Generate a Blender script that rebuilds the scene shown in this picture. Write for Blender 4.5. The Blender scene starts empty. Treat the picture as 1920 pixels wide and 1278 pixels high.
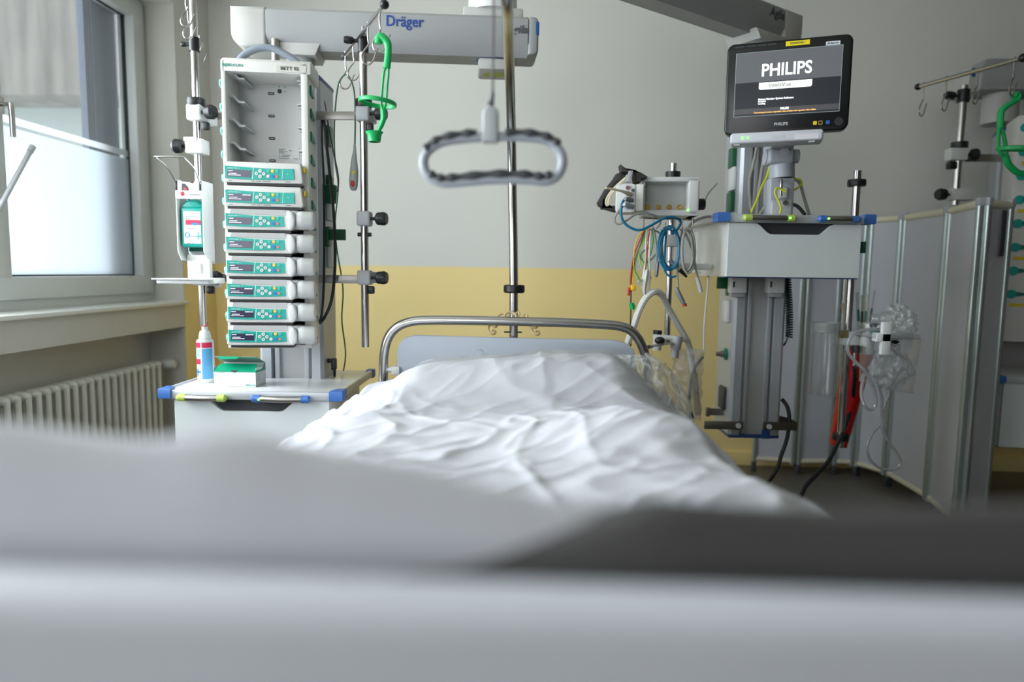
import bpy, bmesh, math, random
from mathutils import Vector, Matrix, noise
random.seed(7)
PI = math.pi
C = bpy.context.scene.collection
SC = bpy.context.scene

# ---------------------------------------------------------------- camera
CAMZ = 1.2
YREAR = -2.58
_h = Vector((math.cos(.014), -math.sin(.014), 0))
_dy = Vector((50, 129, -1280)).normalized()
_up = _h.cross(_dy).normalized()
_dx = _dy.cross(_up).normalized()
RC = Matrix((_dx, _dy, _up))            # camera vector -> world vector
cam_d = bpy.data.cameras.new('camera')
cam_d.lens = 24; cam_d.sensor_width = 36; cam_d.clip_start = .02; cam_d.clip_end = 200
cam_d.dof.use_dof = True; cam_d.dof.focus_distance = 2.35; cam_d.dof.aperture_fstop = 1.25
cam = bpy.data.objects.new('camera', cam_d); C.objects.link(cam)
cam.matrix_world = Matrix.Translation((0, 0, CAMZ)) @ RC.to_4x4()
SC.camera = cam

def P(px, py, Y):
    """world point on the plane at distance Y from the camera wall-wards, seen at photograph pixel px,py"""
    w = RC @ Vector((px - 960, 639 - py, -1280))
    t = Y / w.y
    return Vector((w.x * t, Y, CAMZ + w.z * t))

# ---------------------------------------------------------------- world, daylight, exposure
wd = bpy.data.worlds.new('overcast_sky'); SC.world = wd; wd.use_nodes = True
nt = wd.node_tree; nt.nodes.clear()
wo = nt.nodes.new('ShaderNodeOutputWorld'); bg = nt.nodes.new('ShaderNodeBackground')
bg.inputs['Color'].default_value = (.86, .93, 1, 1); bg.inputs['Strength'].default_value = 1.22
nt.links.new(bg.outputs[0], wo.inputs[0])
SC.view_settings.view_transform = 'Standard'; SC.view_settings.look = 'None'
SC.view_settings.gamma = 1; SC.view_settings.use_curve_mapping = False
SC.view_settings.exposure = 1.0

def portal(name, loc, sx, sz):
    l = bpy.data.lights.new(name, 'AREA'); l.shape = 'RECTANGLE'; l.size = sx; l.size_y = sz
    l.cycles.is_portal = True
    o = bpy.data.objects.new(name, l); C.objects.link(o); o.location = loc
    o.rotation_euler = (0, -PI/2, 0)
    return o
# window band of the left wall: one portal per opening
portal('window_daylight', (-2.36, 3.32, 1.86), 1.42, .9)
l = bpy.data.lights.new('daylight_from_side_windows', 'AREA'); l.shape = 'RECTANGLE'; l.size = 1.5; l.size_y = 2.2
l.energy = 84; l.color = (.90, .95, 1)
lo = bpy.data.objects.new('daylight_from_side_windows', l); C.objects.link(lo); lo.location = (-2.40, 1.45, 1.86); lo.rotation_euler = (0, -PI/2+.22, 0)

l = bpy.data.lights.new('added_rear_fill', 'AREA'); l.shape = 'RECTANGLE'; l.size = 1.8; l.size_y = 1.4  # added fill lamp behind the camera; the wall there has no window
l.energy = 25; l.color = (.92, .96, 1)
lo = bpy.data.objects.new('added_rear_fill', l); C.objects.link(lo); lo.location = (-1.5, YREAR, 1.8); lo.rotation_euler = (PI/2, 0, 0)

# ---------------------------------------------------------------- materials
def lin(c):
    return tuple(((v/255)/12.92 if v/255 <= .04045 else ((v/255+.055)/1.055)**2.4) for v in c)
MATS = {}
def mat(name, rgb, rough=.5, metal=0, noise_amt=.04, nscale=8, bump=0, bscale=60, emit=0, trans=0, coat=0, alpha=1, spec=.5, sss=0):
    if name in MATS: return MATS[name]
    m = bpy.data.materials.new(name); m.use_nodes = True; N = m.node_tree.nodes; L = m.node_tree.links
    b = N['Principled BSDF']; c = lin(rgb)
    b.inputs['Roughness'].default_value = rough; b.inputs['Metallic'].default_value = metal
    b.inputs['Transmission Weight'].default_value = trans; b.inputs['Coat Weight'].default_value = coat
    b.inputs['Alpha'].default_value = alpha; b.inputs['Specular IOR Level'].default_value = spec
    tc = N.new('ShaderNodeTexCoord')
    nz = N.new('ShaderNodeTexNoise'); nz.inputs['Scale'].default_value = nscale; nz.inputs['Detail'].default_value = 3
    L.new(tc.outputs['Object'], nz.inputs['Vector'])
    mx = N.new('ShaderNodeMix'); mx.data_type = 'RGBA'
    mx.inputs[6].default_value = (*[v*(1-noise_amt) for v in c], 1)
    mx.inputs[7].default_value = (*[min(1, v*(1+noise_amt)) for v in c], 1)
    L.new(nz.outputs['Fac'], mx.inputs[0]); L.new(mx.outputs[2], b.inputs['Base Color'])
    if emit:
        L.new(mx.outputs[2], b.inputs['Emission Color']); b.inputs['Emission Strength'].default_value = emit
    if bump:
        n2 = N.new('ShaderNodeTexNoise'); n2.inputs['Scale'].default_value = bscale; n2.inputs['Detail'].default_value = 4
        L.new(tc.outputs['Object'], n2.inputs['Vector'])
        bp = N.new('ShaderNodeBump'); bp.inputs['Strength'].default_value = bump; bp.inputs['Distance'].default_value = .002
        L.new(n2.outputs['Fac'], bp.inputs['Height']); L.new(bp.outputs[0], b.inputs['Normal'])
    MATS[name] = m
    return m
def film(name, rgb, opac, rough=.3, refl=.06, bump=0, bscale=40, dif='diffuse'):
    """thin see-through sheet: part clear, part milky, part gloss"""
    m = bpy.data.materials.new(name); m.use_nodes = True; N = m.node_tree.nodes; L = m.node_tree.links
    N.clear(); out = N.new('ShaderNodeOutputMaterial'); c = (*lin(rgb), 1)
    t = N.new('ShaderNodeBsdfTransparent'); d = N.new('ShaderNodeBsdfDiffuse'); tr = N.new('ShaderNodeBsdfTranslucent')
    g = N.new('ShaderNodeBsdfGlossy'); g.inputs['Roughness'].default_value = rough
    d.inputs['Color'].default_value = c; tr.inputs['Color'].default_value = c; t.inputs['Color'].default_value = (*[min(1, v*.15+.85) for v in c[:3]], 1)
    m0 = N.new('ShaderNodeMixShader'); m0.inputs[0].default_value = .5 if dif == 'diffuse' else .9
    L.new(d.outputs[0], m0.inputs[1]); L.new(tr.outputs[0], m0.inputs[2])
    m1 = N.new('ShaderNodeMixShader'); m1.inputs[0].default_value = opac
    L.new(t.outputs[0], m1.inputs[1]); L.new(m0.outputs[0], m1.inputs[2])
    fr = N.new('ShaderNodeLayerWeight'); fr.inputs['Blend'].default_value = .25
    mt = N.new('ShaderNodeMath'); mt.operation = 'MULTIPLY_ADD'; mt.inputs[1].default_value = .35; mt.inputs[2].default_value = refl
    L.new(fr.outputs['Facing'], mt.inputs[0])
    m2 = N.new('ShaderNodeMixShader'); L.new(mt.outputs[0], m2.inputs[0])
    L.new(m1.outputs[0], m2.inputs[1]); L.new(g.outputs[0], m2.inputs[2]); L.new(m2.outputs[0], out.inputs[0])
    if bump:
        tc = N.new('ShaderNodeTexCoord'); n2 = N.new('ShaderNodeTexNoise'); n2.inputs['Scale'].default_value = bscale
        n2.inputs['Detail'].default_value = 5; L.new(tc.outputs['Object'], n2.inputs['Vector'])
        bp = N.new('ShaderNodeBump'); bp.inputs['Strength'].default_value = bump; bp.inputs['Distance'].default_value = .01
        L.new(n2.outputs['Fac'], bp.inputs['Height'])
        L.new(bp.outputs[0], g.inputs['Normal']); L.new(bp.outputs[0], d.inputs['Normal'])
    MATS[name] = m
    return m
WHITE = mat('white_plastic', (210, 212, 211), .4)
OFFW = mat('offwhite_powder_coat', (214, 214, 208), .45)
RACKW = mat('rack_plastic', (212, 211, 207), .5)
ARMG = mat('arm_grey', (152, 154, 154), .5)
LGREY = mat('light_grey_plastic', (172, 175, 178), .5)
MGREY = mat('mid_grey_plastic', (120, 124, 130), .5)
DGREY = mat('dark_grey_plastic', (62, 64, 68), .55)
HOSEG = mat('handle_bluegrey', (128, 138, 150), .4)
BLACK = mat('black_plastic', (20, 22, 24), .4)
STEEL = mat('polished_steel', (190, 188, 186), .22, 1, .03)
BRUSH = mat('brushed_steel', (165, 162, 158), .38, 1, .06, 20)
ALU = mat('anodised_aluminium', (190, 194, 198), .38, .35)
TEAL = mat('teal_panel', (8, 164, 150), .35)
TEALD = mat('dark_teal', (8, 112, 96), .4)
GREEN = mat('bright_green_plastic', (18, 165, 88), .35)
GREEND = mat('dark_green_plastic', (8, 84, 52), .4)
BLUE = mat('blue_bumper', (62, 108, 178), .45)
NAVY = mat('navy_blue_trim', (44, 76, 138), .45)
LIME = mat('lime_plastic', (178, 204, 92), .45)
YEL = mat('yellow_plastic', (222, 196, 32), .45)
RED = mat('red_plastic', (205, 24, 34), .35, emit=0)
REDL = mat('red_print', (200, 30, 72), .5)
PINKB = mat('blue_print', (88, 160, 205), .5)
INK = mat('dark_print', (70, 76, 84), .6)
TEALINK = mat('teal_print', (40, 150, 138), .6)
LOGOB = mat('deep_blue_print', (22, 62, 142), .5)
DISP = mat('pump_display', (52, 46, 74), .2)
DTEXT = mat('display_text', (228, 230, 245), .4, emit=.35)
GOLD = mat('gold_contact', (214, 168, 80), .3, .8)
BEIGE = mat('beige_cable', (196, 172, 124), .5)
CREAM = mat('cream_profile', (214, 208, 184), .45)
CABW = mat('white_cable', (222, 222, 216), .45)
CABG = mat('grey_cable', (150, 150, 144), .5)
CABB = mat('petrol_blue_cable', (10, 104, 138), .4)
CABK = mat('black_cable', (22, 26, 28), .45)
CABGN = mat('green_cable', (70, 110, 90), .5)
CUFF = mat('charcoal_nylon', (62, 58, 58), .85, bump=.6, bscale=300)
GLASSM = film('window_glass', (235, 245, 245), .02, .02, .03)
FROST = film('frosted_film', (240, 246, 250), .78, .6, .0, dif='tr')
CLEAR = film('clear_plastic', (225, 228, 230), .12, .12, .08)
BAG = film('crinkled_polythene', (230, 232, 234), .22, .18, .10, bump=1.0, bscale=55)
SHEETF = film('thin_plastic_cover', (236, 238, 238), .42, .3, .05, bump=.9, bscale=38)

# ---------------------------------------------------------------- mesh building
class MB:
    def __init__(s): s.bm = bmesh.new(); s.mi = 0
    def _merge(s, b, M=None):
        if M is not None: b.transform(M)
        me = bpy.data.meshes.new('tmp'); 
        for f in b.faces: f.material_index = s.mi
        b.to_mesh(me); b.free(); s.bm.from_mesh(me); bpy.data.meshes.remove(me)
        return s
    def box(s, x0, x1, y0, y1, z0, z1, bev=0, seg=2, M=None):
        b = bmesh.new(); bmesh.ops.create_cube(b, size=1)
        for v in b.verts:
            v.co = Vector(((x0+x1)/2 + v.co.x*(x1-x0), (y0+y1)/2 + v.co.y*(y1-y0), (z0+z1)/2 + v.co.z*(z1-z0)))
        if bev: bmesh.ops.bevel(b, geom=b.edges[:], offset=bev, segments=seg, profile=.5, affect='EDGES', clamp_overlap=True)
        return s._merge(b, M)
    def prism(s, poly, plane, a, c, bev=0, seg=2, M=None):
        """poly: 2D outline; plane 'xz' extruded along y from a to c, 'yz' along x, 'xy' along z"""
        b = bmesh.new()
        def pt(u, v, w): return {'xz': (u, w, v), 'yz': (w, u, v), 'xy': (u, v, w)}[plane]
        A = [b.verts.new(pt(u, v, a)) for u, v in poly]; B = [b.verts.new(pt(u, v, c)) for u, v in poly]
        f1 = b.faces.new(A); f2 = b.faces.new(B[::-1]); n = len(poly)
        for i in range(n): b.faces.new((A[(i+1) % n], A[i], B[i], B[(i+1) % n]))
        bmesh.ops.recalc_face_normals(b, faces=b.faces[:])
        if bev:
            ed = list(set(f1.edges[:] + f2.edges[:]))
            bmesh.ops.bevel(b, geom=ed, offset=bev, segments=seg, profile=.5, affect='EDGES', clamp_overlap=True)
        return s._merge(b, M)
    def tube(s, pts, r, n=10, closed=False, res=0, caps=True, flat=None):
        pts = [Vector(p) for p in pts]
        R = list(r) if isinstance(r, (list, tuple)) else None
        if res: pts, R = smooth(pts, res, closed, R)
        m = len(pts); b = bmesh.new(); T = []
        for i in range(m):
            a = pts[(i-1) % m] if (closed or i > 0) else pts[i]
            c = pts[(i+1) % m] if (closed or i < m-1) else pts[i]
            T.append((c-a).normalized())
        up = Vector((0, 0, 1)) if abs(T[0].z) < .9 else Vector((1, 0, 0))
        nrm = T[0].cross(up).normalized(); rings = []
        for i in range(m):
            if i: 
                q = T[i-1].rotation_difference(T[i]); nrm = (q @ nrm)
                nrm = (nrm - T[i]*nrm.dot(T[i])).normalized()
            bi = T[i].cross(nrm); rr = R[i] if R else r; ring = []
            for k in range(n):
                an = 2*PI*k/n; ca, sa = math.cos(an), math.sin(an)
                if flat: sa *= flat
                ring.append(b.verts.new(pts[i] + (nrm*ca + bi*sa)*rr))
            rings.append(ring)
        for i in range(m if closed else m-1):
            A, B = rings[i], rings[(i+1) % m]
            off = 0
            if closed and i == m-1:
                off = min(range(n), key=lambda o: (A[0].co-B[o].co).length)
            for k in range(n): b.faces.new((A[k], A[(k+1) % n], B[(k+1+off) % n], B[(k+off) % n]))
        if caps and not closed: b.faces.new(rings[0][::-1]); b.faces.new(rings[-1])
        bmesh.ops.recalc_face_normals(b, faces=b.faces[:])
        return s._merge(b)
    def cyl(s, p0, p1, r, r1=None, n=24):
        return s.tube([p0, p1], [r, r if r1 is None else r1], n)
    def lathe(s, prof, M=None, n=28, sy=1):
        b = bmesh.new(); rings = []
        for r, z in prof:
            rings.append([b.verts.new((r*math.cos(2*PI*k/n), r*math.sin(2*PI*k/n)*sy, z)) for k in range(n)] if r > 1e-6 else [b.verts.new((0, 0, z))])
        for A, B in zip(rings, rings[1:]):
            for k in range(n):
                a, c = A[k % len(A)], A[(k+1) % len(A)]; d, e = B[(k+1) % len(B)], B[k % len(B)]
                vs = []
                for v in (a, c, d, e):
                    if v not in vs: vs.append(v)
                if len(vs) > 2: b.faces.new(vs)
        bmesh.ops.recalc_face_normals(b, faces=b.faces[:])
        return s._merge(b, M)
    def ball(s, c, r, sc=(1, 1, 1)):
        b = bmesh.new(); bmesh.ops.create_uvsphere(b, u_segments=20, v_segments=12, radius=r)
        for v in b.verts: v.co = Vector((v.co.x*sc[0], v.co.y*sc[1], v.co.z*sc[2])) + Vector(c)
        return s._merge(b)
    def disc(s, c, r, th, n=24, sx=1, M=None):
        """button facing -y at c, thickness th"""
        poly = [(c[0]+r*sx*math.cos(2*PI*k/n), c[2]+r*math.sin(2*PI*k/n)) for k in range(n)]
        return s.prism(poly, 'xz', c[1]-th, c[1], M=M)
    def grid(s, fn, nu, nv, th=0, closed=False):
        """fn(u,v) -> point, u,v in 0..1; th>0 gives the sheet thickness"""
        b = bmesh.new(); V = [[b.verts.new(fn(i/nu, j/nv)) for j in range(nv+1)] for i in range(nu+1)]
        for i in range(nu):
            for j in range(nv): b.faces.new((V[i][j], V[i+1][j], V[i+1][j+1], V[i][j+1]))
        bmesh.ops.recalc_face_normals(b, faces=b.faces[:])
        if th: bmesh.ops.solidify(b, geom=b.faces[:], thickness=th)
        return s._merge(b)
def smooth(pts, res, closed, R=None):
    out = []; ro = []; n = len(pts)
    g = lambda i: pts[i % n] if closed else pts[max(0, min(n-1, i))]
    h = (lambda i: R[i % n] if closed else R[max(0, min(n-1, i))]) if R else None
    for i in range(n if closed else n-1):
        p0, p1, p2, p3 = g(i-1), g(i), g(i+1), g(i+2)
        for k in range(res):
            t = k/res
            out.append(.5*((2*p1) + (p2-p0)*t + (2*p0-5*p1+4*p2-p3)*t*t + (3*p1-p0-3*p2+p3)*t**3))
            if R: ro.append(h(i)*(1-t)+h(i+1)*t)
    if not closed:
        out.append(pts[-1])
        if R: ro.append(R[-1])
    return out, (ro if R else None)
def rr(x0, x1, z0, z1, r, n=5, which='abcd'):
    """rounded rectangle outline; which = corners rounded: a=bl b=br c=tr d=tl"""
    out = []
    for key, cx, cz, sx, sz, a0 in (('a', x0, z0, 1, 1, PI), ('b', x1, z0, -1, 1, 1.5*PI), ('c', x1, z1, -1, -1, 0), ('d', x0, z1, 1, -1, .5*PI)):
        if key in which:
            for k in range(n+1):
                a = a0 + .5*PI*k/n; out.append((cx+sx*r+r*math.cos(a), cz+sz*r+r*math.sin(a)))
        else: out.append((cx, cz))
    return out

FR = {}   # object name -> world matrix of its thing
def thing(name, label, cat, loc=(0, 0, 0), rz=0, group=None):
    o = bpy.data.objects.new(name, None); C.objects.link(o); o.empty_display_size = .05
    o.location = loc; o.rotation_euler = (0, 0, rz); o['label'] = label; o['category'] = cat
    if group: o['group'] = group
    FR[o.name] = Matrix.Translation(Vector(loc)) @ Matrix.Rotation(rz, 4, 'Z')
    return o
def part(name, mb, m, parent=None, world=False, ang=35, label=None):
    """links a mesh part; world=True: the shape was laid out in room coordinates"""
    if world and parent is not None:
        mb.bm.transform(FR[parent.name].inverted())
    me = bpy.data.meshes.new(name); mb.bm.to_mesh(me); mb.bm.free()
    for x in (m if isinstance(m, (list, tuple)) else [m]): me.materials.append(x)
    me.polygons.foreach_set('use_smooth', [True]*len(me.polygons))
    me.set_sharp_from_angle(angle=math.radians(ang))
    o = bpy.data.objects.new(name, me); C.objects.link(o)
    if parent is not None:
        o.parent = parent; FR[o.name] = FR[parent.name]
    else: FR[o.name] = Matrix()
    if label: o['label'] = label
    return o
def single(name, mb, m, label, cat, group=None, origin=None, ang=35):
    """a thing that is one mesh, laid out in room coordinates; its origin goes to its base"""
    if origin is None:
        vs = [v.co for v in mb.bm.verts]
        origin = Vector((sum(v.x for v in vs)/len(vs), sum(v.y for v in vs)/len(vs), min(v.z for v in vs)))
    mb.bm.transform(Matrix.Translation(-Vector(origin)))
    o = part(name, mb, m, None, ang=ang); o.location = origin
    FR[o.name] = Matrix.Translation(Vector(origin))
    o['label'] = label; o['category'] = cat
    if group: o['group'] = group
    return o
def struct(name, mb, m, parent=None, ang=35):
    o = part(name, mb, m, parent, ang=ang)
    if parent is None: o['kind'] = 'structure'
    return o
def kids(o): return [c for c in bpy.data.objects if c.parent == o]
def dup(o, loc, rz=None, label=None):
    r = o.copy(); C.objects.link(r); r.location = loc
    if rz is not None: r.rotation_euler = (0, 0, rz)
    if label: r['label'] = label
    FR[r.name] = Matrix.Translation(Vector(loc)) @ Matrix.Rotation(r.rotation_euler.z, 4, 'Z')
    def rec(a, b):
        for ch in kids(a):
            c = ch.copy(); C.objects.link(c); c.parent = b; FR[c.name] = FR[r.name]; rec(ch, c)
    rec(o, r)
    return r
def text(name, s, size, loc, m, parent, rz=0, align='CENTER', bold=0, shear=0, M=None, th=.0004, sx=1, tilt=PI/2):
    cu = bpy.data.curves.new('t', 'FONT'); cu.body = s; cu.size = size; cu.extrude = th; cu.offset = bold
    cu.align_x = align; cu.align_y = 'CENTER'; cu.shear = shear; cu.resolution_u = 3
    t = bpy.data.objects.new('t', cu); C.objects.link(t)
    dg = bpy.context.evaluated_depsgraph_get(); me = bpy.data.meshes.new_from_object(t.evaluated_get(dg))
    bpy.data.objects.remove(t); bpy.data.curves.remove(cu)
    MM = M if M is not None else Matrix.Translation(Vector(loc)) @ Matrix.Rotation(rz, 4, 'Z') @ Matrix.Rotation(tilt, 4, 'X')
    me.transform(MM @ Matrix.Diagonal((sx, 1, 1, 1))); me.materials.clear(); me.materials.append(m); me.name = name
    o = bpy.data.objects.new(name, me); C.objects.link(o); o.parent = parent; FR[o.name] = FR[parent.name]
    return o
# ---------------------------------------------------------------- the room
YB = 4.3; XL = -2.06; XW = -2.24; XR = 4.4; ZC = 2.9; YF = -2.6
# wall paint: white above, yellow below a line at 1.226 m
wp = bpy.data.materials.new('wall_paint_two_tone'); wp.use_nodes = True
N = wp.node_tree.nodes; L = wp.node_tree.links; b = N['Principled BSDF']; b.inputs['Roughness'].default_value = .6
geo = N.new('ShaderNodeNewGeometry'); sp = N.new('ShaderNodeSeparateXYZ'); L.new(geo.outputs['Position'], sp.inputs[0])
gt = N.new('ShaderNodeMath'); gt.operation = 'GREATER_THAN'; gt.inputs[1].default_value = 1.226; L.new(sp.outputs['Z'], gt.inputs[0])
nz = N.new('ShaderNodeTexNoise'); nz.inputs['Scale'].default_value = 3; nz.inputs['Detail'].default_value = 4; L.new(geo.outputs['Position'], nz.inputs['Vector'])
def two(a, c):
    m = N.new('ShaderNodeMix'); m.data_type = 'RGBA'; m.inputs[6].default_value = (*lin(a), 1); m.inputs[7].default_value = (*lin(c), 1)
    L.new(nz.outputs['Fac'], m.inputs[0]); return m
ya = two((250, 224, 152), (252, 229, 160)); wa = two((222, 221, 214), (226, 225, 218))
mm = N.new('ShaderNodeMix'); mm.data_type = 'RGBA'; L.new(gt.outputs[0], mm.inputs[0]); L.new(ya.outputs[2], mm.inputs[6]); L.new(wa.outputs[2], mm.inputs[7])
L.new(mm.outputs[2], b.inputs['Base Color'])
n2 = N.new('ShaderNodeTexNoise'); n2.inputs['Scale'].default_value = 180; L.new(geo.outputs['Position'], n2.inputs['Vector'])
bp = N.new('ShaderNodeBump'); bp.inputs['Strength'].default_value = .12; bp.inputs['Distance'].default_value = .002; L.new(n2.outputs['Fac'], bp.inputs['Height']); L.new(bp.outputs[0], b.inputs['Normal'])
WALLW = mat('wall_paint_white', (222, 222, 216), .6, bump=.12, bscale=180)
WALLG = mat('wall_paint_greige', (204, 202, 192), .6, bump=.12, bscale=180)
CEIL = mat('ceiling_paint', (206, 204, 190), .7)
LINO = mat('linoleum_floor', (98, 94, 88), .35, noise_amt=.12, nscale=14)
struct('floor', MB().box(XL-.4, XR+.1, YF-.1, YB+.1, -.1, 0), LINO)
struct('ceiling', MB().box(XL-.4, XR+.1, YF-.1, YB+.1, ZC, ZC+.12), CEIL)
struct('wall_back', MB().box(XL-.4, XR+.1, YB, YB+.15, 0, ZC), wp)
DIM = mat('darkened_unseen_wall', (92, 86, 76), .7)  # unseen walls given a dark colour to cut bounced light
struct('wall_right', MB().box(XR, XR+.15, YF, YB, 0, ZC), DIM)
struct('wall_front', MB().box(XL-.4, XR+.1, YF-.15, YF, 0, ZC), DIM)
w = MB()
w.box(XL-.34, XL, 3.91, YB, 0, ZC)                        # strip beside the window niche
w.box(XL-.34, XL, YF, -1.0, 0, ZC)
w.box(XL-.34, XL, -1.0, 3.91, 2.66, ZC)                   # lintel
struct('wall_left', w, wp)
nw = MB(); nw.box(XL-.34, XW-.03, YF, 3.909, 0, 1.0); nw.box(XW-.04, XL-.001, 3.900, 3.9095, 0, 2.66)
o = struct('wall_niche', nw, WALLG); o.name = 'wall_left_niche'
struct('trim_1', MB().box(XW-.02, XL+.025, -1.0, 3.91, .985, 1.005, bev=.004), mat('window_board', (226, 228, 224), .35))
struct('trim_2', MB().box(XW-.02, XL, -1.0, 3.91, .856, .985), WALLG)
struct('baseboard_back', MB().box(XL, XR, YB-.018, YB, 0, .09, bev=.003), wp)

# window: outer frame, then one sash in view and the ones towards the camera
FRM = mat('window_frame_paint', (206, 210, 208), .4)
RUB = mat('black_gasket', (24, 34, 34), .6)
def frame_rect(mb, x0, x1, y0, y1, z0, z1, t, bev=.006):
    mb.box(x0, x1, y0, y1, z0, z0+t, bev); mb.box(x0, x1, y0, y1, z1-t, z1, bev)
    mb.box(x0, x1, y0, y0+t, z0+t-.01, z1-t+.01, bev); mb.box(x0, x1, y1-t, y1, z0+t-.01, z1-t+.01, bev)
ro = struct('window_1', (lambda m: (frame_rect(m, -2.33, -2.235, 2.66, 3.91, 1.0, 2.7, .055), m)[1])(MB()), FRM)
s = MB(); frame_rect(s, -2.31, -2.215, 2.71, 3.865, 1.05, 2.65, .10, .01); struct('sash', s, FRM, ro)
g = MB(); frame_rect(g, -2.285, -2.265, 2.805, 3.77, 1.145, 2.56, .012, .001); struct('gasket', g, RUB, ro)
struct('pane', MB().box(-2.278, -2.272, 2.81, 3.765, 1.15, 2.555), GLASSM, ro)
struct('frosted_film', MB().box(-2.2705, -2.2695, 2.812, 3.763, 1.155, 1.785), FROST, ro)
struct('film_stripe', MB().box(-2.2705, -2.2695, 2.812, 3.763, 1.80, 1.832), film('film_stripe_mat', (250, 252, 252), .7, .6, 0, dif='tr'), ro)
hx, hz = -2.215, P(8, 196, 2.78).z
h = MB(); h.box(hx, hx+.012, 2.745, 2.805, hz-.035, hz+.035, .004)
h.tube([(hx, 2.775, hz), (hx+.045, 2.775, hz), (hx+.06, 2.775, hz-.01), (hx+.062, 2.775, hz-.13)], [.009, .009, .011, .010], 12, res=5)
struct('handle', h, STEEL, ro)
rw = struct('window_2', (lambda m: (frame_rect(m, -2.33, -2.235, 1.2, 2.66, 1.0, 2.7, .055), m)[1])(MB()), FRM)
s = MB(); frame_rect(s, -2.31, -2.215, 1.25, 2.61, 1.05, 2.65, .09, .01); struct('sash', s, FRM, rw)
struct('pane', MB().box(-2.278, -2.272, 1.33, 2.53, 1.13, 2.57), GLASSM, rw)
wl = struct('window_3', (lambda m: (frame_rect(m, -2.33, -2.235, -1.0, 1.2, 1.0, 2.7, .055), m)[1])(MB()), FRM)
struct('pane', MB().box(-2.278, -2.272, -.9, 1.1, 1.13, 2.57), GLASSM, wl)
# grey guide rail of the outer shutter beyond the pane
gr = MB(); gr.box(-2.42, -2.34, 3.60, 3.80, 1.1, 2.9, .004); gr.box(-2.40, -2.345, 3.585, 3.602, 1.1, 2.9); gr.box(-2.38, -2.35, 3.55, 3.586, 1.1, 2.9)
o = part('shutter_guide', gr, mat('shutter_guide_grey', (112, 120, 138), .5), None); o['kind'] = 'structure'; o.name = 'trim_3'
# casement stay leaning on the sill
a, c = P(36, 284, 2.86), P(-60, 500, 2.35)
a.x = -2.15; c.x = -2.13; c.z = 1.012; 
o = single('pole', MB().tube([c, a], .010, 12).tube([a, a+(a-c).normalized()*.03], .013, 12), [ALU],
           'slim silver rod with a dark tip leaning in the window niche beside the window handle', 'rod')
# ---------------------------------------------------------------- outside
CONC = mat('streaked_concrete', (150, 146, 140), .9)
nt = CONC.node_tree; n_ = nt.nodes; tc = n_.new('ShaderNodeTexCoord'); mp = n_.new('ShaderNodeMapping'); mp.inputs['Scale'].default_value = (3.2, 3.2, .35)
wn = n_.new('ShaderNodeTexNoise'); wn.inputs['Scale'].default_value = 2.4; wn.inputs['Detail'].default_value = 6
rp = n_.new('ShaderNodeValToRGB'); rp.color_ramp.elements[0].color = (*lin((104, 101, 97)), 1); rp.color_ramp.elements[1].color = (*lin((146, 141, 134)), 1)
rp.color_ramp.elements[0].position = .3; rp.color_ramp.elements[1].position = .75
nt.links.new(tc.outputs['Object'], mp.inputs[0]); nt.links.new(mp.outputs[0], wn.inputs['Vector']); nt.links.new(wn.outputs['Fac'], rp.inputs[0])
nt.links.new(rp.outputs[0], n_['Principled BSDF'].inputs['Base Color'])
t = thing('building', 'neighbouring building seen through the window, streaked concrete storey over a paler wall', 'building', (-7, 7.5, -1))
part('upper_wall', MB().box(-13, -2.6, 7.0, 9.5, 2.93, 4.6), CONC, t, True)
part('lower_wall', MB().box(-13, -2.6, 7.55, 9.5, -1, 2.93), mat('pale_render', (168, 176, 174), .8), t, True)
# ---------------------------------------------------------------- radiator
RADW = mat('radiator_enamel', (216, 216, 206), .4)
y0, y1, zt = 1.2, 3.76, .672
t = thing('radiator', 'white column radiator in the niche under the window sill', 'radiator', (-2.15, 2.5, .1))
m = MB(); n = int((y1-y0)/.058)
for i in range(n):
    yc = y0+(i+.5)*.058
    for xx in (-2.125, -2.185):
        m.tube([(xx, yc, .12), (xx, yc, zt-.02)], .0135, 8, caps=False)
    m.ball((-2.155, yc, zt-.02), .028, (1.55, .92, .8)); m.ball((-2.155, yc, .12), .028, (1.5, .92, .8))
part('columns', m, RADW, t, True)
part('header_pipe', MB().cyl((-2.155, y0, zt-.022), (-2.155, y1+.02, zt-.022), .017).cyl((-2.155, y0, .12), (-2.155, y1+.02, .12), .017), RADW, t, True)
vz = P(300, 680, 3.85).z
part('valve', MB().cyl((-2.155, y1, vz), (-2.155, y1+.06, vz), .012).cyl((-2.155, y1+.045, vz), (-2.155, y1+.045, .02), .009), BRUSH, t, True)
v = MB().lathe([(0, 0), (.02, 0), (.026, .01), (.026, .06), (.020, .075), (0, .077)], Matrix.Translation((-2.155, y1+.05, vz)) @ Matrix.Rotation(PI/2, 4, 'Y') , 20)
part('thermostat_head', v, WHITE, t, True)
# ---------------------------------------------------------------- helpers for rail gear
def knob(mb, c, d, r=.02, l=.03):
    """star knob on a short shaft: c start, d direction"""
    c = Vector(c); d = Vector(d).normalized()
    mb.tube([c, c+d*l*.6], .006, 10)
    p = c+d*l*.5
    mb.tube([p, p+d*.006, p+d*l*.75, p+d*l], [r*.55, r*.9, r, r*.8], 14)
def hookpts(c, s=1, az=0.0):
    """wire hook hanging from a bar at c: thin S with an open loop"""
    ca, sa = math.cos(az), math.sin(az)
    prof = [(0, .012), (0, -.035), (.002, -.055), (-.012, -.075), (-.02, -.095), (-.014, -.112), (.002, -.116), (.014, -.105), (.022, -.085), (.03, -.065)]
    return [Vector(c) + Vector((x*ca*s, x*sa*s, z*s)) for x, z in prof]

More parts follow.
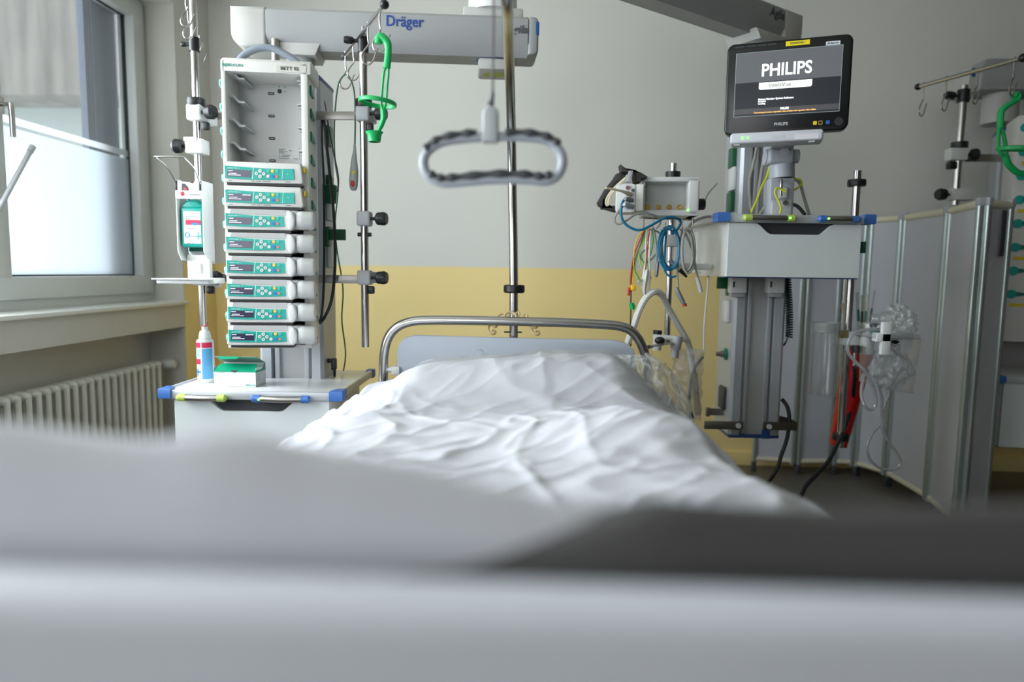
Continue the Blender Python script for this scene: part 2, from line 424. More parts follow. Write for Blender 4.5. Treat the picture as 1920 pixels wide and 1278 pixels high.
# ---------------------------------------------------------------- left ceiling arm
ARW = mat('arm_white', (184, 184, 180), .45)
def ceiling_arm(name, label, a, c, z0, z1, w, rising_end=True):
    """a, c: xy of the two ends (a = free end carrying the column)"""
    a = Vector((a[0], a[1], 0)); c = Vector((c[0], c[1], 0)); d = (c-a); ln = d.length; rz = math.atan2(d.y, d.x)
    t = thing(name, label, 'ceiling arm', (a.x, a.y, z0), rz)
    H = z1-z0
    # section seen from the end: front face, chamfered belly
    sec = [(-w/2, .02), (-w/2, H-.012), (-w/2+.012, H), (w/2-.012, H), (w/2, H-.012), (w/2, .02), (w/2-.03, -.03), (-w/2+.03, -.03)]
    m = MB(); m.prism(sec, 'yz', .11, ln-.04, .002, 1); part('arm_body', m, ARMG, t)
    e = MB(); e.prism(rr(-.02, .11, -.03, H, .055, 6, 'a'), 'xz', -w/2, w/2, .012, 3); part('end_cap', e, ARW, t)
    e = MB(); e.prism(rr(ln-.04, ln, -.025, H, .02, 4, 'bc'), 'xz', -w/2, w/2, .01, 3); part('end_cap', e, ARMG, t)
    return t, ln, H
def on_z(px, py, z):
    w = RC @ Vector((px-960, 639-py, -1280)); t_ = (z-CAMZ)/w.z; return Vector((w.x*t_, w.y*t_, z))
az0, az1 = P(500, 71, 2.61).z, P(500, 10, 2.61).z; yr_ = on_z(1000, 90, az0).y
xr = P(1006, 60, yr_).x; xl = P(436, 60, 2.60).x
t, ln, H = ceiling_arm('ceiling_arm', 'grey ceiling pendant arm with blue Draeger lettering above the pump rack', (xl, 2.69), (xr, yr_+.085), az0, az1, .17)
cx = P(559, 100, 2.68)
m = MB().lathe([(0, 0), (.052, 0), (.052, .13), (.045, .14), (0, .14)], Matrix.Translation((cx.x-xl+.0, 0, -.155)))
part('swivel_joint', m, ARW, t)
m = MB().prism([(cx.x-xl-.07, -.005), (cx.x-xl+.09, -.005), (cx.x-xl+.07, -.05), (cx.x-xl-.05, -.05)], 'xz', -.07, .07, .004); part('joint_collar', m, ARW, t)
def ell(mb, cx_, cy_, rx, ry, z, th=.001):
    mb.prism([(cx_+rx*math.cos(a*PI/16), cy_+ry*math.sin(a*PI/16)) for a in range(32)], 'xy', z-th, z)
m = MB(); ell(m, ln-.165, -.01, .075, .05, -.0302); part('blue_mark', m, mat('slate_blue_mark', (96, 104, 140), .5), t)
m = MB(); m.box(ln-.23, ln-.09, -.05, .10, -.075, -.03, .01); part('brake_housing', m, ARW, t)
m = MB(); ell(m, ln-.165, .02, .045, .035, -.0752); part('green_mark', m, mat('lime_mark', (170, 186, 60), .5), t)
m = MB(); m.box(ln-.29, ln-.06, -.07, .07, H-.002, H+.035, .008); part('joint_plate', m, ARW, t)
m = MB().lathe([(0, 0), (.095, 0), (.095, .12), (.08, .13), (.06, .13), (.06, ZC-az1-.03), (0, ZC-az1-.03)], Matrix.Translation((ln-.175, 0, H+.03)), 36); part('ceiling_joint', m, WHITE, t)
m = MB().cyl((cx.x-xl-.075, -.078, -.20), (cx.x-xl-.075, -.078, .0), .015)
part('cable_tube', m, BRUSH, t)
m = MB().box(ln-.012, ln+.0015, -.087, -.02, .05, .095, .001); part('blue_stripe', m, mat('arm_blue_stripe', (20, 78, 140), .4), t)
fy = -.0865
p0 = P(751, 47, 2.62); text('logo_text', 'Dr\u00e4ger', .056, (p0.x-xl, fy, .078), LOGOB, t, bold=.0007, th=.0006, sx=.88)
p0 = P(967, 57, yr_); text('model_text', 'Agila', .042, (p0.x-xl+.0, fy, p0.z-az0), INK, t, shear=.25, bold=.0008)

# ---------------------------------------------------------------- right ceiling arm
bz0 = P(1500, 72, 3.05).z; bz1 = P(1513, 26, 3.05).z
e1, e2 = on_z(1500, 72, bz0), on_z(1384, 65, bz0); f1, f2 = on_z(1302, 0, bz0), on_z(1194, 4, bz0)
dd = (Vector((f1.x, f1.y, 0))-Vector((e1.x, e1.y, 0))).normalized(); nn = Vector((dd.y, -dd.x, 0))
if nn.y < 0: nn = -nn
ee = Vector((e1.x, e1.y, 0))+nn*.07; ff = ee+dd*1.35
t, ln, H = ceiling_arm('ceiling_arm', 'shaded grey ceiling pendant arm slanting in at top right above the black monitor', ee[:2], ff[:2], bz0, bz1, .14)
m = MB().lathe([(0, 0), (.058, 0), (.06, .05), (.05, .07), (0, .07)], Matrix.Translation((.20, 0, -.095))); part('swivel_joint', m, ARW, t)
m = MB().prism([(.10, -.02), (.31, -.02), (.28, -.055), (.13, -.055)], 'xz', -.078, .078, .004); part('joint_collar', m, ARW, t)
m = MB().lathe([(0, 0), (.09, 0), (.09, .12), (.06, .13), (.06, ZC-bz1), (0, ZC-bz1)], Matrix.Translation((ln-.12, 0, H)), 36); part('ceiling_joint', m, WHITE, t)
# lettering on the camera side of the arm
d = Vector((-.12-.89, 1.70-2.53, 0)).normalized()
text('model_text', 'Agila', .05, (0, 0, 0), INK, t, M=Matrix.Translation((.17, .0715, .062)) @ Matrix.Rotation(PI, 4, 'Z') @ Matrix.Rotation(PI/2, 4, 'X'), shear=.2, bold=.0008)

# ---------------------------------------------------------------- supply columns
COLG = mat('column_aluminium', (184, 188, 194), .42, .3)
COLP = mat('column_panel', (168, 168, 168), .5)
def column(name, label, cx, cy, rz, w, d, z0, z1, cable_side=None):
    t = thing(name, label, 'supply column', (cx, cy, z0), rz)
    H = z1-z0
    m = MB(); m.prism([(-w/2, -d/2+.012), (-w/2+.012, -d/2), (-w/2+.045, -d/2), (-w/2+.05, -d/2+.03), (w/2-.05, -d/2+.03), (w/2-.045, -d/2), (w/2-.012, -d/2), (w/2, -d/2+.012), (w/2, d/2-.012), (w/2-.012, d/2), (-w/2+.012, d/2), (-w/2, d/2-.012)], 'xy', .014, H-.014)
    part('body', m, COLG, t)
    part('front_panel', MB().box(-w/2+.052, w/2-.052, -d/2+.018, -d/2+.032, .014, H-.014), COLP, t)
    part('base_cap', MB().box(-w/2, w/2, -d/2, d/2, 0, .014, .005), NAVY, t)
    part('top_cap', MB().box(-w/2-.001, w/2+.001, -d/2, d/2, H-.016, H+.004, .006), NAVY, t)
    for sx in (-1, 1):
        m = MB(); m.box(sx*(w/2-.066)-.009, sx*(w/2-.066)+.009, -d/2+.006, -d/2+.02, .02, H-.02, .003); part('mounting_rail', m, ALU, t)
    return t
lc = P(557, 400, 2.66)
lz0 = .55
t = column('supply_column', 'grey supply column with blue cap standing behind the infusion pump rack', lc.x, 2.66, math.radians(2), .245, .2, lz0, P(600, 155, 2.66).z)
LCOL = t
# outlets and green locking clips on its right side
def clip_flag(mb, x, y, z, w=.05, h=.03): mb.box(x, x+w, y-.004, y+.004, z-h/2, z+h/2, .003)
for k, (py, hh) in enumerate(((255, .075), (350, .085), (430, .02))):
    pz = P(622, py, 2.66).z; m = MB(); m.box(.1225, .135, -.03, .04, pz-lz0-hh/2, pz-lz0+hh/2, .004); part('green_socket_cover', m, GREEND, t)
m = MB(); z_ = P(640, 435, 2.6).z-lz0; m.box(.135, .2, -.05, -.04, z_-.03, z_+.012, .003, M=None); m.box(.1225, .137, -.055, -.0, z_-.055, z_+.02, .002); part('green_cable_clip', m, GREEND, t)
m = MB(); z_ = P(640, 355, 2.6).z-lz0; m.box(.12, .165, -.05, -.02, z_-.05, z_+.02, .006); part('green_cable_clip', m, GREEND, t)
for py in (390, 480):
    m = MB(); z_ = P(640, py, 2.6).z-lz0; m.box(.1225, .138, -.03, .04, z_-.045, z_+.045, .006); part('socket_plate', m, WHITE, t)
z_ = P(630, 676, 2.6).z-lz0
part('power_plug', MB().box(.12, .145, -.045, -.025, z_-.012, z_+.004, .003).box(.137, .155, -.048, -.02, z_-.04, z_+.006, .004).tube([(.147, -.034, z_-.03), (.147, -.03, z_-.09), (.15, -.03, z_-.2)], .005, 8), BLACK, t)
# cross bars carrying the poles
by = 2.48
for py, nm in ((214, 'upper'), (520, 'lower')):
    zz = P(640, py+3, by).z
    m = MB(); xa = P(392, 212, by).x; xb = P(684, 212, by).x
    m.box(xa, xb, by-.004, by+.004, zz-.015, zz+.015, .002); m.box(lc.x-.1, lc.x-.06, by, 2.57, zz-.02, zz+.02); m.box(lc.x+.06, lc.x+.1, by, 2.57, zz-.02, zz+.02)
    part('cross_bar', m, BRUSH, t, True)

# ---------------------------------------------------------------- shelves with drawer
TOPW = mat('shelf_laminate', (214, 216, 216), .22)
DRAW = mat('drawer_front_laminate', (206, 212, 212), .35)
SLOT = mat('dark_recess', (48, 50, 54), .6)
def shelf(label, loc, rz, W, D, dh, body_d, inset=.04):
    """origin: front-left top corner of the shelf; x right, y away"""
    t = thing('shelf_unit', label, 'shelf', loc, rz)
    part('shelf_top', MB().box(.02, W-.02, .004, D, -.022, 0, .004), TOPW, t)
    m = MB(); m.box(.02, W-.02, -.004, .008, -.03, 0, .003); part('front_rail', m, ALU, t)
    for x in (0, W-.022):
        m = MB(); m.box(x+.002, x+.020, .03, D+.01, -.024, .004, .005); part('side_rail', m, CREAM if x else ALU, t)
    for x, s_ in ((-.004, 1), (W+.004, -1)):
        m = MB(); m.prism([(x, -.008), (x+s_*.045, -.011), (x+s_*.045, .012), (x+s_*.03, .05), (x, .055)], 'xy', -.03, .006, .004); part('corner_bumper', m, BLUE, t)
    m = MB(); m.box(W-.03, W+.002, D-.03, D+.014, -.028, .006, .004); part('corner_bumper', m, BLUE, t)
    x0, x1 = inset, W-inset; xc = (x0+x1)/2
    # drawer carcass
    m = MB(); m.box(x0, x1, .03, body_d, -dh, -.022, .003); part('drawer_box', m, OFFW, t)
    gw = (x1-x0)*.30; gd = .040
    g = [(x0, -dh), (x1, -dh), (x1, -.032), (xc+gw, -.032)]
    for k in range(1, 8):
        a = k/8; g.append((xc+gw-a*gw*.42, -.032-gd*(.5-.5*math.cos(PI*a))))
    g.append((xc+gw*.55, -.032-gd)); g.append((xc-gw*.55, -.032-gd))
    for k in range(1, 8):
        a = 1-k/8; g.append((xc-gw+a*gw*.42, -.032-gd*(.5-.5*math.cos(PI*a))))
    g += [(xc-gw, -.032), (x0, -.032)]
    dr = part('drawer_front', MB().prism(g, 'xz', .006, .026, .001, 1), DRAW, t)
    part('grip_recess', MB().box(xc-gw, xc+gw, .022, .030, -.032-gd, -.030), SLOT, dr)
    part('drawer_seal', MB().box(x0-.002, x1+.002, .02, .03, -dh-.004, -dh+.001), NAVY, t)
    return t
def grip(parent, xa, xb, z, y, caps, lamp=None, tip=None):
    m = MB(); m.tube([(xa+.02, y, z), ((xa+xb)/2, y-.006, z-.001), (xb-.02, y, z)], .011, 14, res=4); o = part('brake_handle', m, BRUSH, parent)
    c = MB(); c.tube([(xa, y+.002, z), (xa+.006, y, z), (xa+.03, y, z)], [.008, .013, .013], 14); part('handle_cap', c, caps, o)
    c = MB(); c.tube([(xb-.03, y, z), (xb-.006, y, z), (xb, y+.002, z)], [.013, .013, .008], 14); part('handle_cap', c, caps, o)
    if lamp: 
        l = MB(); l.disc((lamp, y-.012, z), .004, .004); part('indicator_lamp', l, mat('green_led', (120, 235, 90), .3, emit=1.5), o)
    return o
fl = P(300, 738, 2.27); fr = P(641, 738, 2.29)
sw = (fr-fl).length
SHZ = P(470, 733, 2.28).z
LSH = shelf('light grey pendant shelf with drawer, blue corners and box and spray bottle on top', (fl.x, 2.27, SHZ), math.radians(1.5), sw, .53, .30, .45, .045)
k_ = sw/341
grip(LSH, (337-300)*k_, (429-300)*k_, -.022, -.018, LIME); grip(LSH, (476-300)*k_, (585-300)*k_, -.022, -.018, BLUE, (492-300)*k_)
# ---------------------------------------------------------------- pump rack
W_, D_, H_ = .274, .165, .935
rl = P(428, 649, 2.25)
RZ = math.radians(9)
rk = thing('pump_rack', 'tall open-front white rack holding the infusion pumps, grey carry handle on top', 'rack', (rl.x, 2.25, rl.z), RZ)
RM = FR[rk.name]
m = MB(); m.box(0, .014, 0, D_, 0, H_, .003); part('side_panel', m, RACKW, rk)
m = MB(); m.box(W_-.022, W_, 0, D_, 0, H_, .003); part('side_panel', m, RACKW, rk)
part('back_panel', MB().box(.01, W_-.01, D_-.008, D_, 0, H_), mat('rack_back', (208, 208, 208), .5), rk)
m = MB(); m.prism([(0, 0), (0, .034), (.02, .046), (D_-.02, .05), (D_, .04), (D_, 0)], 'yz', -.001, W_+.012, .006, 3, M=Matrix.Translation((0, 0, H_-.036)))
part('top_cover', m, RACKW, rk)
part('bottom_panel', MB().box(0, W_, 0, D_, -.006, .006, .002), RACKW, rk)
m = MB(); m.tube([(.034, .07, H_+.004), (.054, .07, H_+.033), (.10, .07, H_+.058), (.145, .07, H_+.062), (.19, .07, H_+.045), (.230, .07, H_+.02), (.245, .07, H_-.002)], .0115, 14, res=5, flat=1.0)
part('carry_handle', m, HOSEG, rk)
text('brand_text', 'B|BRAUN', .0125, (.038, -.0012, H_-.018), TEALINK, rk, sx=1.25, bold=.0001)
part('label_strip', MB().box(.176, W_-.004, -.0015, 0, H_-.032, H_-.01), mat('tape_label', (200, 198, 190), .6), rk)
text('label_text', 'BETT 02', .0145, (.218, -.002, H_-.021), mat('black_print', (30, 30, 32), .6), rk, sx=1.15, bold=.0002)
for i in range(12):
    zz = H_-.075-i*.0757
    if zz < .02: break
    if i < 6:
        z0s = zz; zz += .045
        m = MB(); m.prism([(.014, zz-.004), (.014, zz+.002), (.03, zz+.002), (.05, zz-.018), (.065, zz-.018), (.065, zz-.024), (.046, zz-.024), (.028, zz-.004)], 'xz', .03, .15) if i < 5 else None
        if i < 5: part('guide_bracket', m, LGREY, rk)
        if i < 5:
            m = MB(); m.box(W_-.04, W_-.02, .03, .15, zz-.022, zz-.018); m.box(W_-.034, W_-.02, .03, .15, zz-.032, zz-.029); part('guide_bracket', m, LGREY, rk)
    if i < 6: zz = z0s
    s_ = 1 if i < 6 else .62
    m = MB(); m.prism([(.035, zz+.014*s_), (.075, zz+.002), (.10, zz-.010*s_), (.10, zz-.016*s_), (.035, zz-.016*s_)], 'yz', W_-.001, W_+.006, .001, 1)
    part('release_lever', m, TEALD, rk)
    m = MB(); m.prism(rr(.0, .03, zz-.012, zz+.014, .012, 4, 'ad'), 'yz', -.007, .001, .002); part('release_lever', m, mat('pale_teal', (140, 206, 196), .4), rk)
for i in range(4):
    zz = H_-.065-i*.0765
    m = MB(); m.prism(rr(.112, .134, zz-.004, zz+.005, .004), 'xz', D_-.0105, D_-.008, .0005, 1)
    cc = part('connector_socket', m, DGREY, rk); part('socket_core', MB().box(.116, .130, D_-.0115, D_-.010, zz-.001, zz+.002), LGREY, cc)
m = MB(); m.disc((.152, D_-.008, H_-.056), .0075, .002); part('round_mark', m, BLACK, rk)
m = MB()
for dx, dz in ((-.001, .016), (.018, .015), (.018, 0)): m.box(.150+dx, .154+dx, D_-.0095, D_-.008, H_-.058+dz, H_-.054+dz)
part('teal_marks', m, TEALINK, rk)
part('type_plate', MB().box(.142, .215, D_-.0095, D_-.008, H_-.289, H_-.247), WHITE, rk)
m = MB()
for q, (xa, xb, dz) in enumerate(((.145, .168, .036), (.145, .16, .031), (.145, .175, .027), (.18, .19, .031), (.145, .165, .023), (.155, .185, .016), (.155, .18, .011), (.145, .18, .005), (.196, .21, .004), (.146, .150, .016), (.146, .150, .010))):
    m.box(xa, xb, D_-.0102, D_-.0094, H_-.290+dz, H_-.290+dz+.0016)
part('plate_print', m, INK, rk)
text('panel_text', 'B|BRAUN', .010, (.085, D_-.0095, H_-.303), TEALINK, rk, sx=1.3); text('panel_text', 'Space Station', .009, (.205, D_-.0095, H_-.305), TEALINK, rk, sx=1.1)

# ---------------------------------------------------------------- infusion pumps
PH = .0655
def pump(name, label, cat, syringe, group):
    t = thing(name, label, cat, (0, 0, 0), RZ, group)
    w = .252 if not syringe else .218
    body = [(0, .006), (.006, 0), (w-.006, 0), (w, .006), (w-.006, PH-.004), (w-.010, PH), (.018, PH), (.012, PH-.004)]
    part('casing', MB().prism(body, 'xz', 0, .15, .004, 3), RACKW, t)
    if syringe:
        part('syringe_cradle', MB().prism([(.02, .050), (.195, .047), (.195, PH+.0005), (.023, PH+.0005)], 'xz', -.0012, .03, .001, 1), mat('cradle_grey', (182, 182, 182), .45), t)
    xr_ = .192 if syringe else .225
    xs = [.0085+(xr_-.0085)*i/10 for i in range(11)]
    top = lambda x: .0505 - .0045*math.sin((x-.008)/(xr_)*PI*.9-.4) - .004*(x/xr_)*(0 if not syringe else .6)
    poly = [(x_, .0125+.003*(0 if x_ > .01 else 0)-.003*math.sin(x_/xr_*PI)) for x_ in xs] + [(x_-.0015, top(x_)) for x_ in reversed(xs)]
    part('control_panel', MB().prism([(p[0], p[1]) for p in poly], 'xz', -.0028, .002, .0006, 1), TEAL, t)
    e = -.0036
    d = part('display', MB().prism([(.0145, .0175), (.088, .0165), (.090, .0385), (.0175, .0395)], 'xz', e, -.002), DISP, t)
    m = MB()
    for xa, xb, zz, hh in ((.0185, .027, .0345, .0022), (.028, .033, .0345, .0022), (.020, .045, .0265, .0016), (.0185, .024, .0215, .0022), (.025, .058, .0217, .0016)): m.box(xa, xb, e-.0005, e+.0002, zz, zz+hh)
    if 'corner' in label or syringe == 2:
        for xa, xb in ((.062, .078), (.079, .087)): m.box(xa, xb, e-.0005, e+.0002, .0342, .0368)
    part('display_text', m, DTEXT, d)
    m = MB(); 
    for xa, xb in ((.018, .034), (.036, .048), (.052, .055)): m.box(xa, xb, -.0034, -.0026, .0435, .0452)
    part('panel_line', MB().prism([(.0925, .011), (.0945, .011), (.0985, .0475), (.0965, .0475)], 'xz', -.0034, -.0026), mat('pale_print', (196, 232, 226), .5), t)
    part('panel_print', m, mat('pale_print', (196, 232, 226), .5), t)
    bx = .118
    for dx, dz in ((-.0115, 0), (0, .0085), (.0115, 0), (0, -.0085)):
        b_ = part('button', MB().disc((bx+dx, -.0025, .029+dz), .0056, .002, 16), WHITE, t)
        part('arrow_mark', MB().disc((bx+dx, -.0044, .029+dz), .0015, .0004, 8), TEALD, b_)
    for x_, z_, mt in ((.1425, .0215, WHITE), (.157, .0385, mat('yellow_button', (228, 196, 84), .4)), (.157, .0215, mat('blue_button', (34, 120, 200), .4)), (.1705, .0215, mat('red_button', (214, 120, 120), .4)), (.143, .0385, mat('teal_button', (60, 186, 172), .4)), (.1705, .0385, mat('teal_button', (60, 186, 172), .4))):
        part('button', MB().disc((x_, -.0025, z_), .0053 if mt != MATS['red_button'] else .0045, .002, 16, 1), mt, t)
    if not syringe:
        m = MB(); m.prism([(.186, .0125), (.1875, .0125), (.1905, .047), (.189, .047)], 'xz', -.0034, -.0026); m.box(.203, .206, -.0034, -.0026, .029, .031)
        part('door_mark', m, MATS['pale_print'], t)
        m = MB()
        for xa, xb in ((.018, .03), (.09, .10), (.105, .12), (.125, .15), (.196, .212)): m.box(xa, xb, -.0006, .0006, .0045, .006)
        part('casing_print', m, INK, t)
        part('door_latch', MB().box(.250, .258, .015, .04, .038, .056, .003), YEL, t)
    else:
        part('drive_housing', MB().box(.195, .238, .004, .12, .004, PH, .006), LGREY, t)
        part('drive_lever', MB().prism([(.2145+.0135*math.cos(a*PI/12), .031+.029*math.sin(a*PI/12)) for a in range(24)], 'xz', -.016, .01, .005, 3), WHITE, t)
        m = MB().tube([(.230, .02, .034), (.236, .02, .034), (.252, .02, .034), (.254, .02, .034), (.276, .02, .034), (.283, .02, .034)], [.028, .031, .031, .0300, .0305, .026], 24)
        part('syringe_clamp', m, WHITE, t)
    part('under_rail', MB().box(.012, w-.006, .004, .14, -.008, 0), BLACK, t)
    return t
grp = 'infusion pumps in the rack'
ord_ = ['topmost', 'second', 'third', 'fourth', 'fifth', 'sixth', 'seventh', 'lowest']
p1 = pump('infusion_pump', 'topmost infusion pump in the rack, wide teal panel, no knobs, under the empty bays', 'infusion pump', 0, grp)
p2 = pump('infusion_pump', 'second pump from the top, wide teal panel, no knobs, bright text at display corner', 'infusion pump', 0, grp)
p3 = pump('syringe_pump', '', 'syringe pump', 1, grp); p4 = pump('syringe_pump', '', 'syringe pump', 2, grp)
def slot(i, o):
    loc = RM @ Vector((.010, -.052 if i > 1 else -.046, H_-.396-i*.0757))
    o.location = loc; FR[o.name] = Matrix.Translation(loc) @ Matrix.Rotation(RZ, 4, 'Z')
slot(0, p1); slot(1, p2)
used = set()
syl = ['highest syringe pump with white round knobs, third pump from the top of the rack',
       'syringe pump with white knobs, fourth pump down, level with the dispenser bottle',
       'syringe pump with white knobs, fifth pump down, level with the yellow paint line',
       'syringe pump with white knobs, sixth pump down, beside the lower cross bar',
       'syringe pump with white knobs, seventh down, second from the bottom of the rack',
       'lowest syringe pump with white knobs, at the bottom of the rack above the green box']
for i in range(2, 8):
    src = p3 if i < 5 else p4
    if src.name not in used: o = src; used.add(src.name)
    else: o = dup(src, (0, 0, 0), RZ)
    o['label'] = syl[i-2]; slot(i, o)
# ---------------------------------------------------------------- poles on the left column
def bracket(mb, x, y, z, w=.034, h=.05): mb.box(x-w/2, x+w/2, y-w/2, y+w/2, z-h/2, z+h/2, .006, 3)
def pole(name, label, px_top, Y, ztop, zbot, r=.0125, x=None):
    x = x if x is not None else P(px_top[0], px_top[1], Y).x
    t = thing(name, label, 'pole', (x, Y, zbot))
    part('tube', MB().cyl((0, 0, 0), (0, 0, ztop-zbot), r, n=28), STEEL, t)
    return t
def pl(t, py, Y): return P(900, py, Y).z + 0 if False else None
def zat(px, py, Y): return P(px, py, Y).z
PY = 2.42
# left pole
t = pole('infusion_pole', 'steel infusion pole left of the pump rack, hooks at its top, dispenser clamped on it', (371, 300), PY, zat(360, -60, PY), zat(384, 610, PY))
LP = t; lpx = t.location.x; zb = t.location.z
def Z(px, py): return zat(px, py, PY)-zb
z_ = Z(366, 83); part('hook_collar', MB().cyl((0, 0, z_-.024), (0, 0, z_+.022), .0175), BLACK, t)
m = MB(); knob(m, (-.016, 0, z_), (-1, 0, 0), .009, .02); part('collar_knob', m, BLACK, t)
z_ = Z(368, 192); part('stop_ring', MB().lathe([(.012, -.013), (.029, -.013), (.031, -.008), (.031, .008), (.029, .013), (.012, .013)], Matrix.Translation((0, 0, z_))), BLACK, t)
for px, py in ((372, 212), (380, 520)):
    z_ = Z(px, py); m = MB(); m.box(-.026, .026, -.026, .03, z_-.028, z_+.028, .008, 3); m.box(0, .05, .03, .055, z_-.035, z_+.02, .004); c = part('clamp', m, WHITE, t)
    m = MB(); knob(m, (.022, -.012, z_+.0), (1, -.15, 0), .025, .036); part('clamp_knob', m, BLACK, c)
    m = MB(); m.box(.02, .045, -.012, .012, z_-.058, z_-.03, .006); part('lock_lever', m, BLACK, c)
z_ = Z(368, 275); m = MB(); m.box(-.03, .03, -.03, .03, z_-.026, z_+.024, .003); m.box(-.032, .012, -.035, .0, z_+.014, z_+.028, .002); c = part('dispenser_clamp', m, WHITE, t)
m = MB(); knob(m, (-.028, -.01, z_), (-1, 0, 0), .025, .036); part('clamp_knob', m, BLACK, c)
m = MB(); m.tube([(0, -.28, Z(366, 30)+.11), (0, .13, Z(366, 30)+.11)], .006, 12); part('hook_bar', m, STEEL, t)
for (px, py, yy) in ((348, -8, 2.18), (352, 18, 2.29), (366, 52, 2.5), (374, 72, 2.53)):
    q = P(px, py, yy); m = MB(); m.tube([(v.x-lpx, v.y-PY, v.z-zb) for v in hookpts(q, .8, .35)], .0022, 8, res=3)
    part('hook', m, STEEL, t)
# right pole
RPX = P(683, 360, PY).x
t = pole('infusion_pole', 'steel infusion pole right of the pump rack, slanting hook bar at its top', None, PY, zat(681, 64, PY), zat(686, 650, PY), .0135, RPX)
RP = t; zb = t.location.z
z_ = Z(681, 84); part('hook_collar', MB().cyl((0, 0, z_-.026), (0, 0, z_+.024), .0185), BLACK, t)
m = MB(); knob(m, (-.014, 0, z_+.012), (-1, -.2, .05), .013, .034); part('collar_knob', m, BLACK, t)
part('pole_tip', MB().lathe([(.0135, -.02), (.011, 0), (.011, .004), (.006, .006), (.0055, .03), (0, .031)], Matrix.Translation((0, 0, Z(681, 67)))), STEEL, t)
zbar = zat(681, 72, PY)
A_ = P(721, 19, 2.12); A_.z = zbar; B_ = P(645, 104, 2.62); B_.z = zbar
b = part('hook_bar', MB().tube([A_, B_], .0065, 14), STEEL, t, True)
m = MB(); m.ball(A_, .0135, (1, 1.3, 1)); part('bar_end_cap', m, BLACK, b, True)
m = MB(); m.ball(B_, .0105, (1, 1.3, 1)); part('bar_end_cap', m, DGREY, b, True)
HK = {}
for nm, f in (('near', .10), ('mid', .36), ('far', .73), ('last', .96)):
    c_ = A_.lerp(B_, f); m = MB(); m.tube(hookpts(c_, 1.05, .15), .0028, 8, res=4); part('hook', m, STEEL, t, True); HK[nm] = c_
z_ = Z(681, 194); part('stop_ring', MB().lathe([(.013, -.013), (.028, -.013), (.030, -.008), (.030, .008), (.028, .013), (.013, .013)], Matrix.Translation((0, 0, z_))), BLACK, t)
for px, py, kn in ((681, 214, 1), (684, 410, 1), (686, 520, 1)):
    z_ = Z(px, py); m = MB(); m.box(-.024, .024, -.024, .03, z_-.026, z_+.026, .008, 3)
    if py != 410: m.box(-.015, .03, .03, .07, z_-.02, z_+.02, .004)
    c = part('clamp', m, LGREY, t)
    m = MB(); knob(m, (.022, -.006, z_+.0), (1, -.1, 0), .024, .04); part('clamp_knob', m, BLACK, c)
    if py == 410:
        part('stop_screw', MB().cyl((-.024, 0, z_-.055), (.024, 0, z_-.055), .007), BLACK, c)
    else: part('lock_lever', MB().box(.012, .034, -.01, .01, z_-.058, z_-.03, .005), BLACK, c)
# ---------------------------------------------------------------- hand sanitiser dispenser
DY = 2.30
def W(px, py, Y=DY): return P(px, py, Y)
o_ = W(360, 520); q0 = W(331, 342); q1 = W(381, 480)
t = thing('dispenser', 'white hand disinfectant dispenser with wire lever and drip tray, clamped to the left pole', 'dispenser', (o_.x, DY, o_.z), math.radians(3))
def zz(py): return W(360, py).z-o_.z
def xx(px, py): return W(px, py).x-o_.x
l0, l1 = xx(331, 400), xx(380, 400); zt, zb_ = zz(338), zz(488)
m = MB()
m.prism([(l0, zt), (l0, zt-.07), (l0, zb_+.03), (l0+.012, zb_), (l0+.016, zb_), (l0+.004, zb_+.03), (l0+.004, zt)], 'xz', -.0, .075, .001, 1)
m.prism([(0, zt), (0, zb_+.03), (.035, zb_), (.085, zb_), (.085, zt)], 'yz', l1-.003, l1+.001, .001, 1)
m.box(l0, l1, .080, .085, zb_-.01, zt)
m.prism([(l0, zz(373)), (l1, zz(373)), (l1, zt), (l1-.022, zt), (l1-.030, zt-.012), (l1-.042, zt-.006), (l0+.022, zt-.004), (l0+.02, zt), (l0, zt)], 'xz', -.002, .003, .001, 1)
part('housing', m, WHITE, t)
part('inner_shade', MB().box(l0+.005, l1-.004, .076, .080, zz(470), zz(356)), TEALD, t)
m = MB(); m.prism([(l0+.022, zz(357)), (l0+.046, zz(357)), (l0+.044, zz(351)), (l0+.034, zz(345)), (l0+.024, zz(344))], 'xz', -.0028, -.0018); c = part('pump_opening', m, DGREY, t)
part('pump_head', MB().box(l0+.029, l0+.044, -.0034, -.0026, zz(357), zz(352), .0003), mat('dull_red', (150, 50, 58), .5), c)
for x_ in (l0+.004, l1-.006):
    part('lever_slot', MB().box(x_-.004, x_+.004, -.003, .004, zz(357), zz(339), .001), BLACK, t)
m = MB(); m.tube([(l0+.004, -.003, zz(343)), (l0-.012, -.03, zz(315)), (l0-.025, -.07, zz(303)), (l0-.022, -.075, zz(301)), (l1-.03, -.075, zz(301)), (l1-.022, -.07, zz(304)), (l1-.012, -.03, zz(318)), (l1-.004, -.003, zz(345))], .0026, 8, res=4)
part('wire_lever', m, STEEL, t)
m = MB(); xh, zh = l0+.024, zz(365)
m.disc((xh, -.002, zh), .0045, .001)
for k, a in enumerate((150, 118, 90, 62, 15)): 
    ca, sa = math.cos(math.radians(a)), math.sin(math.radians(a)); m.tube([(xh, -.0025, zh), (xh+ca*.009, -.0025, zh+sa*.010)], .0013, 6)
part('hand_symbol', m, RED, t)
text('print', 'Händedesinfektion', .0052, (l1-.024, -.0025, zz(365)), INK, t, th=.0002, align='CENTER')
m = MB(); m.box(l0+.018, l1+.004, .03, .055, zz(525), zb_+.02, .002); c = part('back_plate', m, OFFW, t)
part('plate_boss', MB().box((l0+l1)/2-.002, (l0+l1)/2+.022, .022, .032, zz(512), zb_-.01, .003), OFFW, c)
m = MB(); zt_ = zz(522)
tl, tr = xx(298, 525), xx(405, 525)
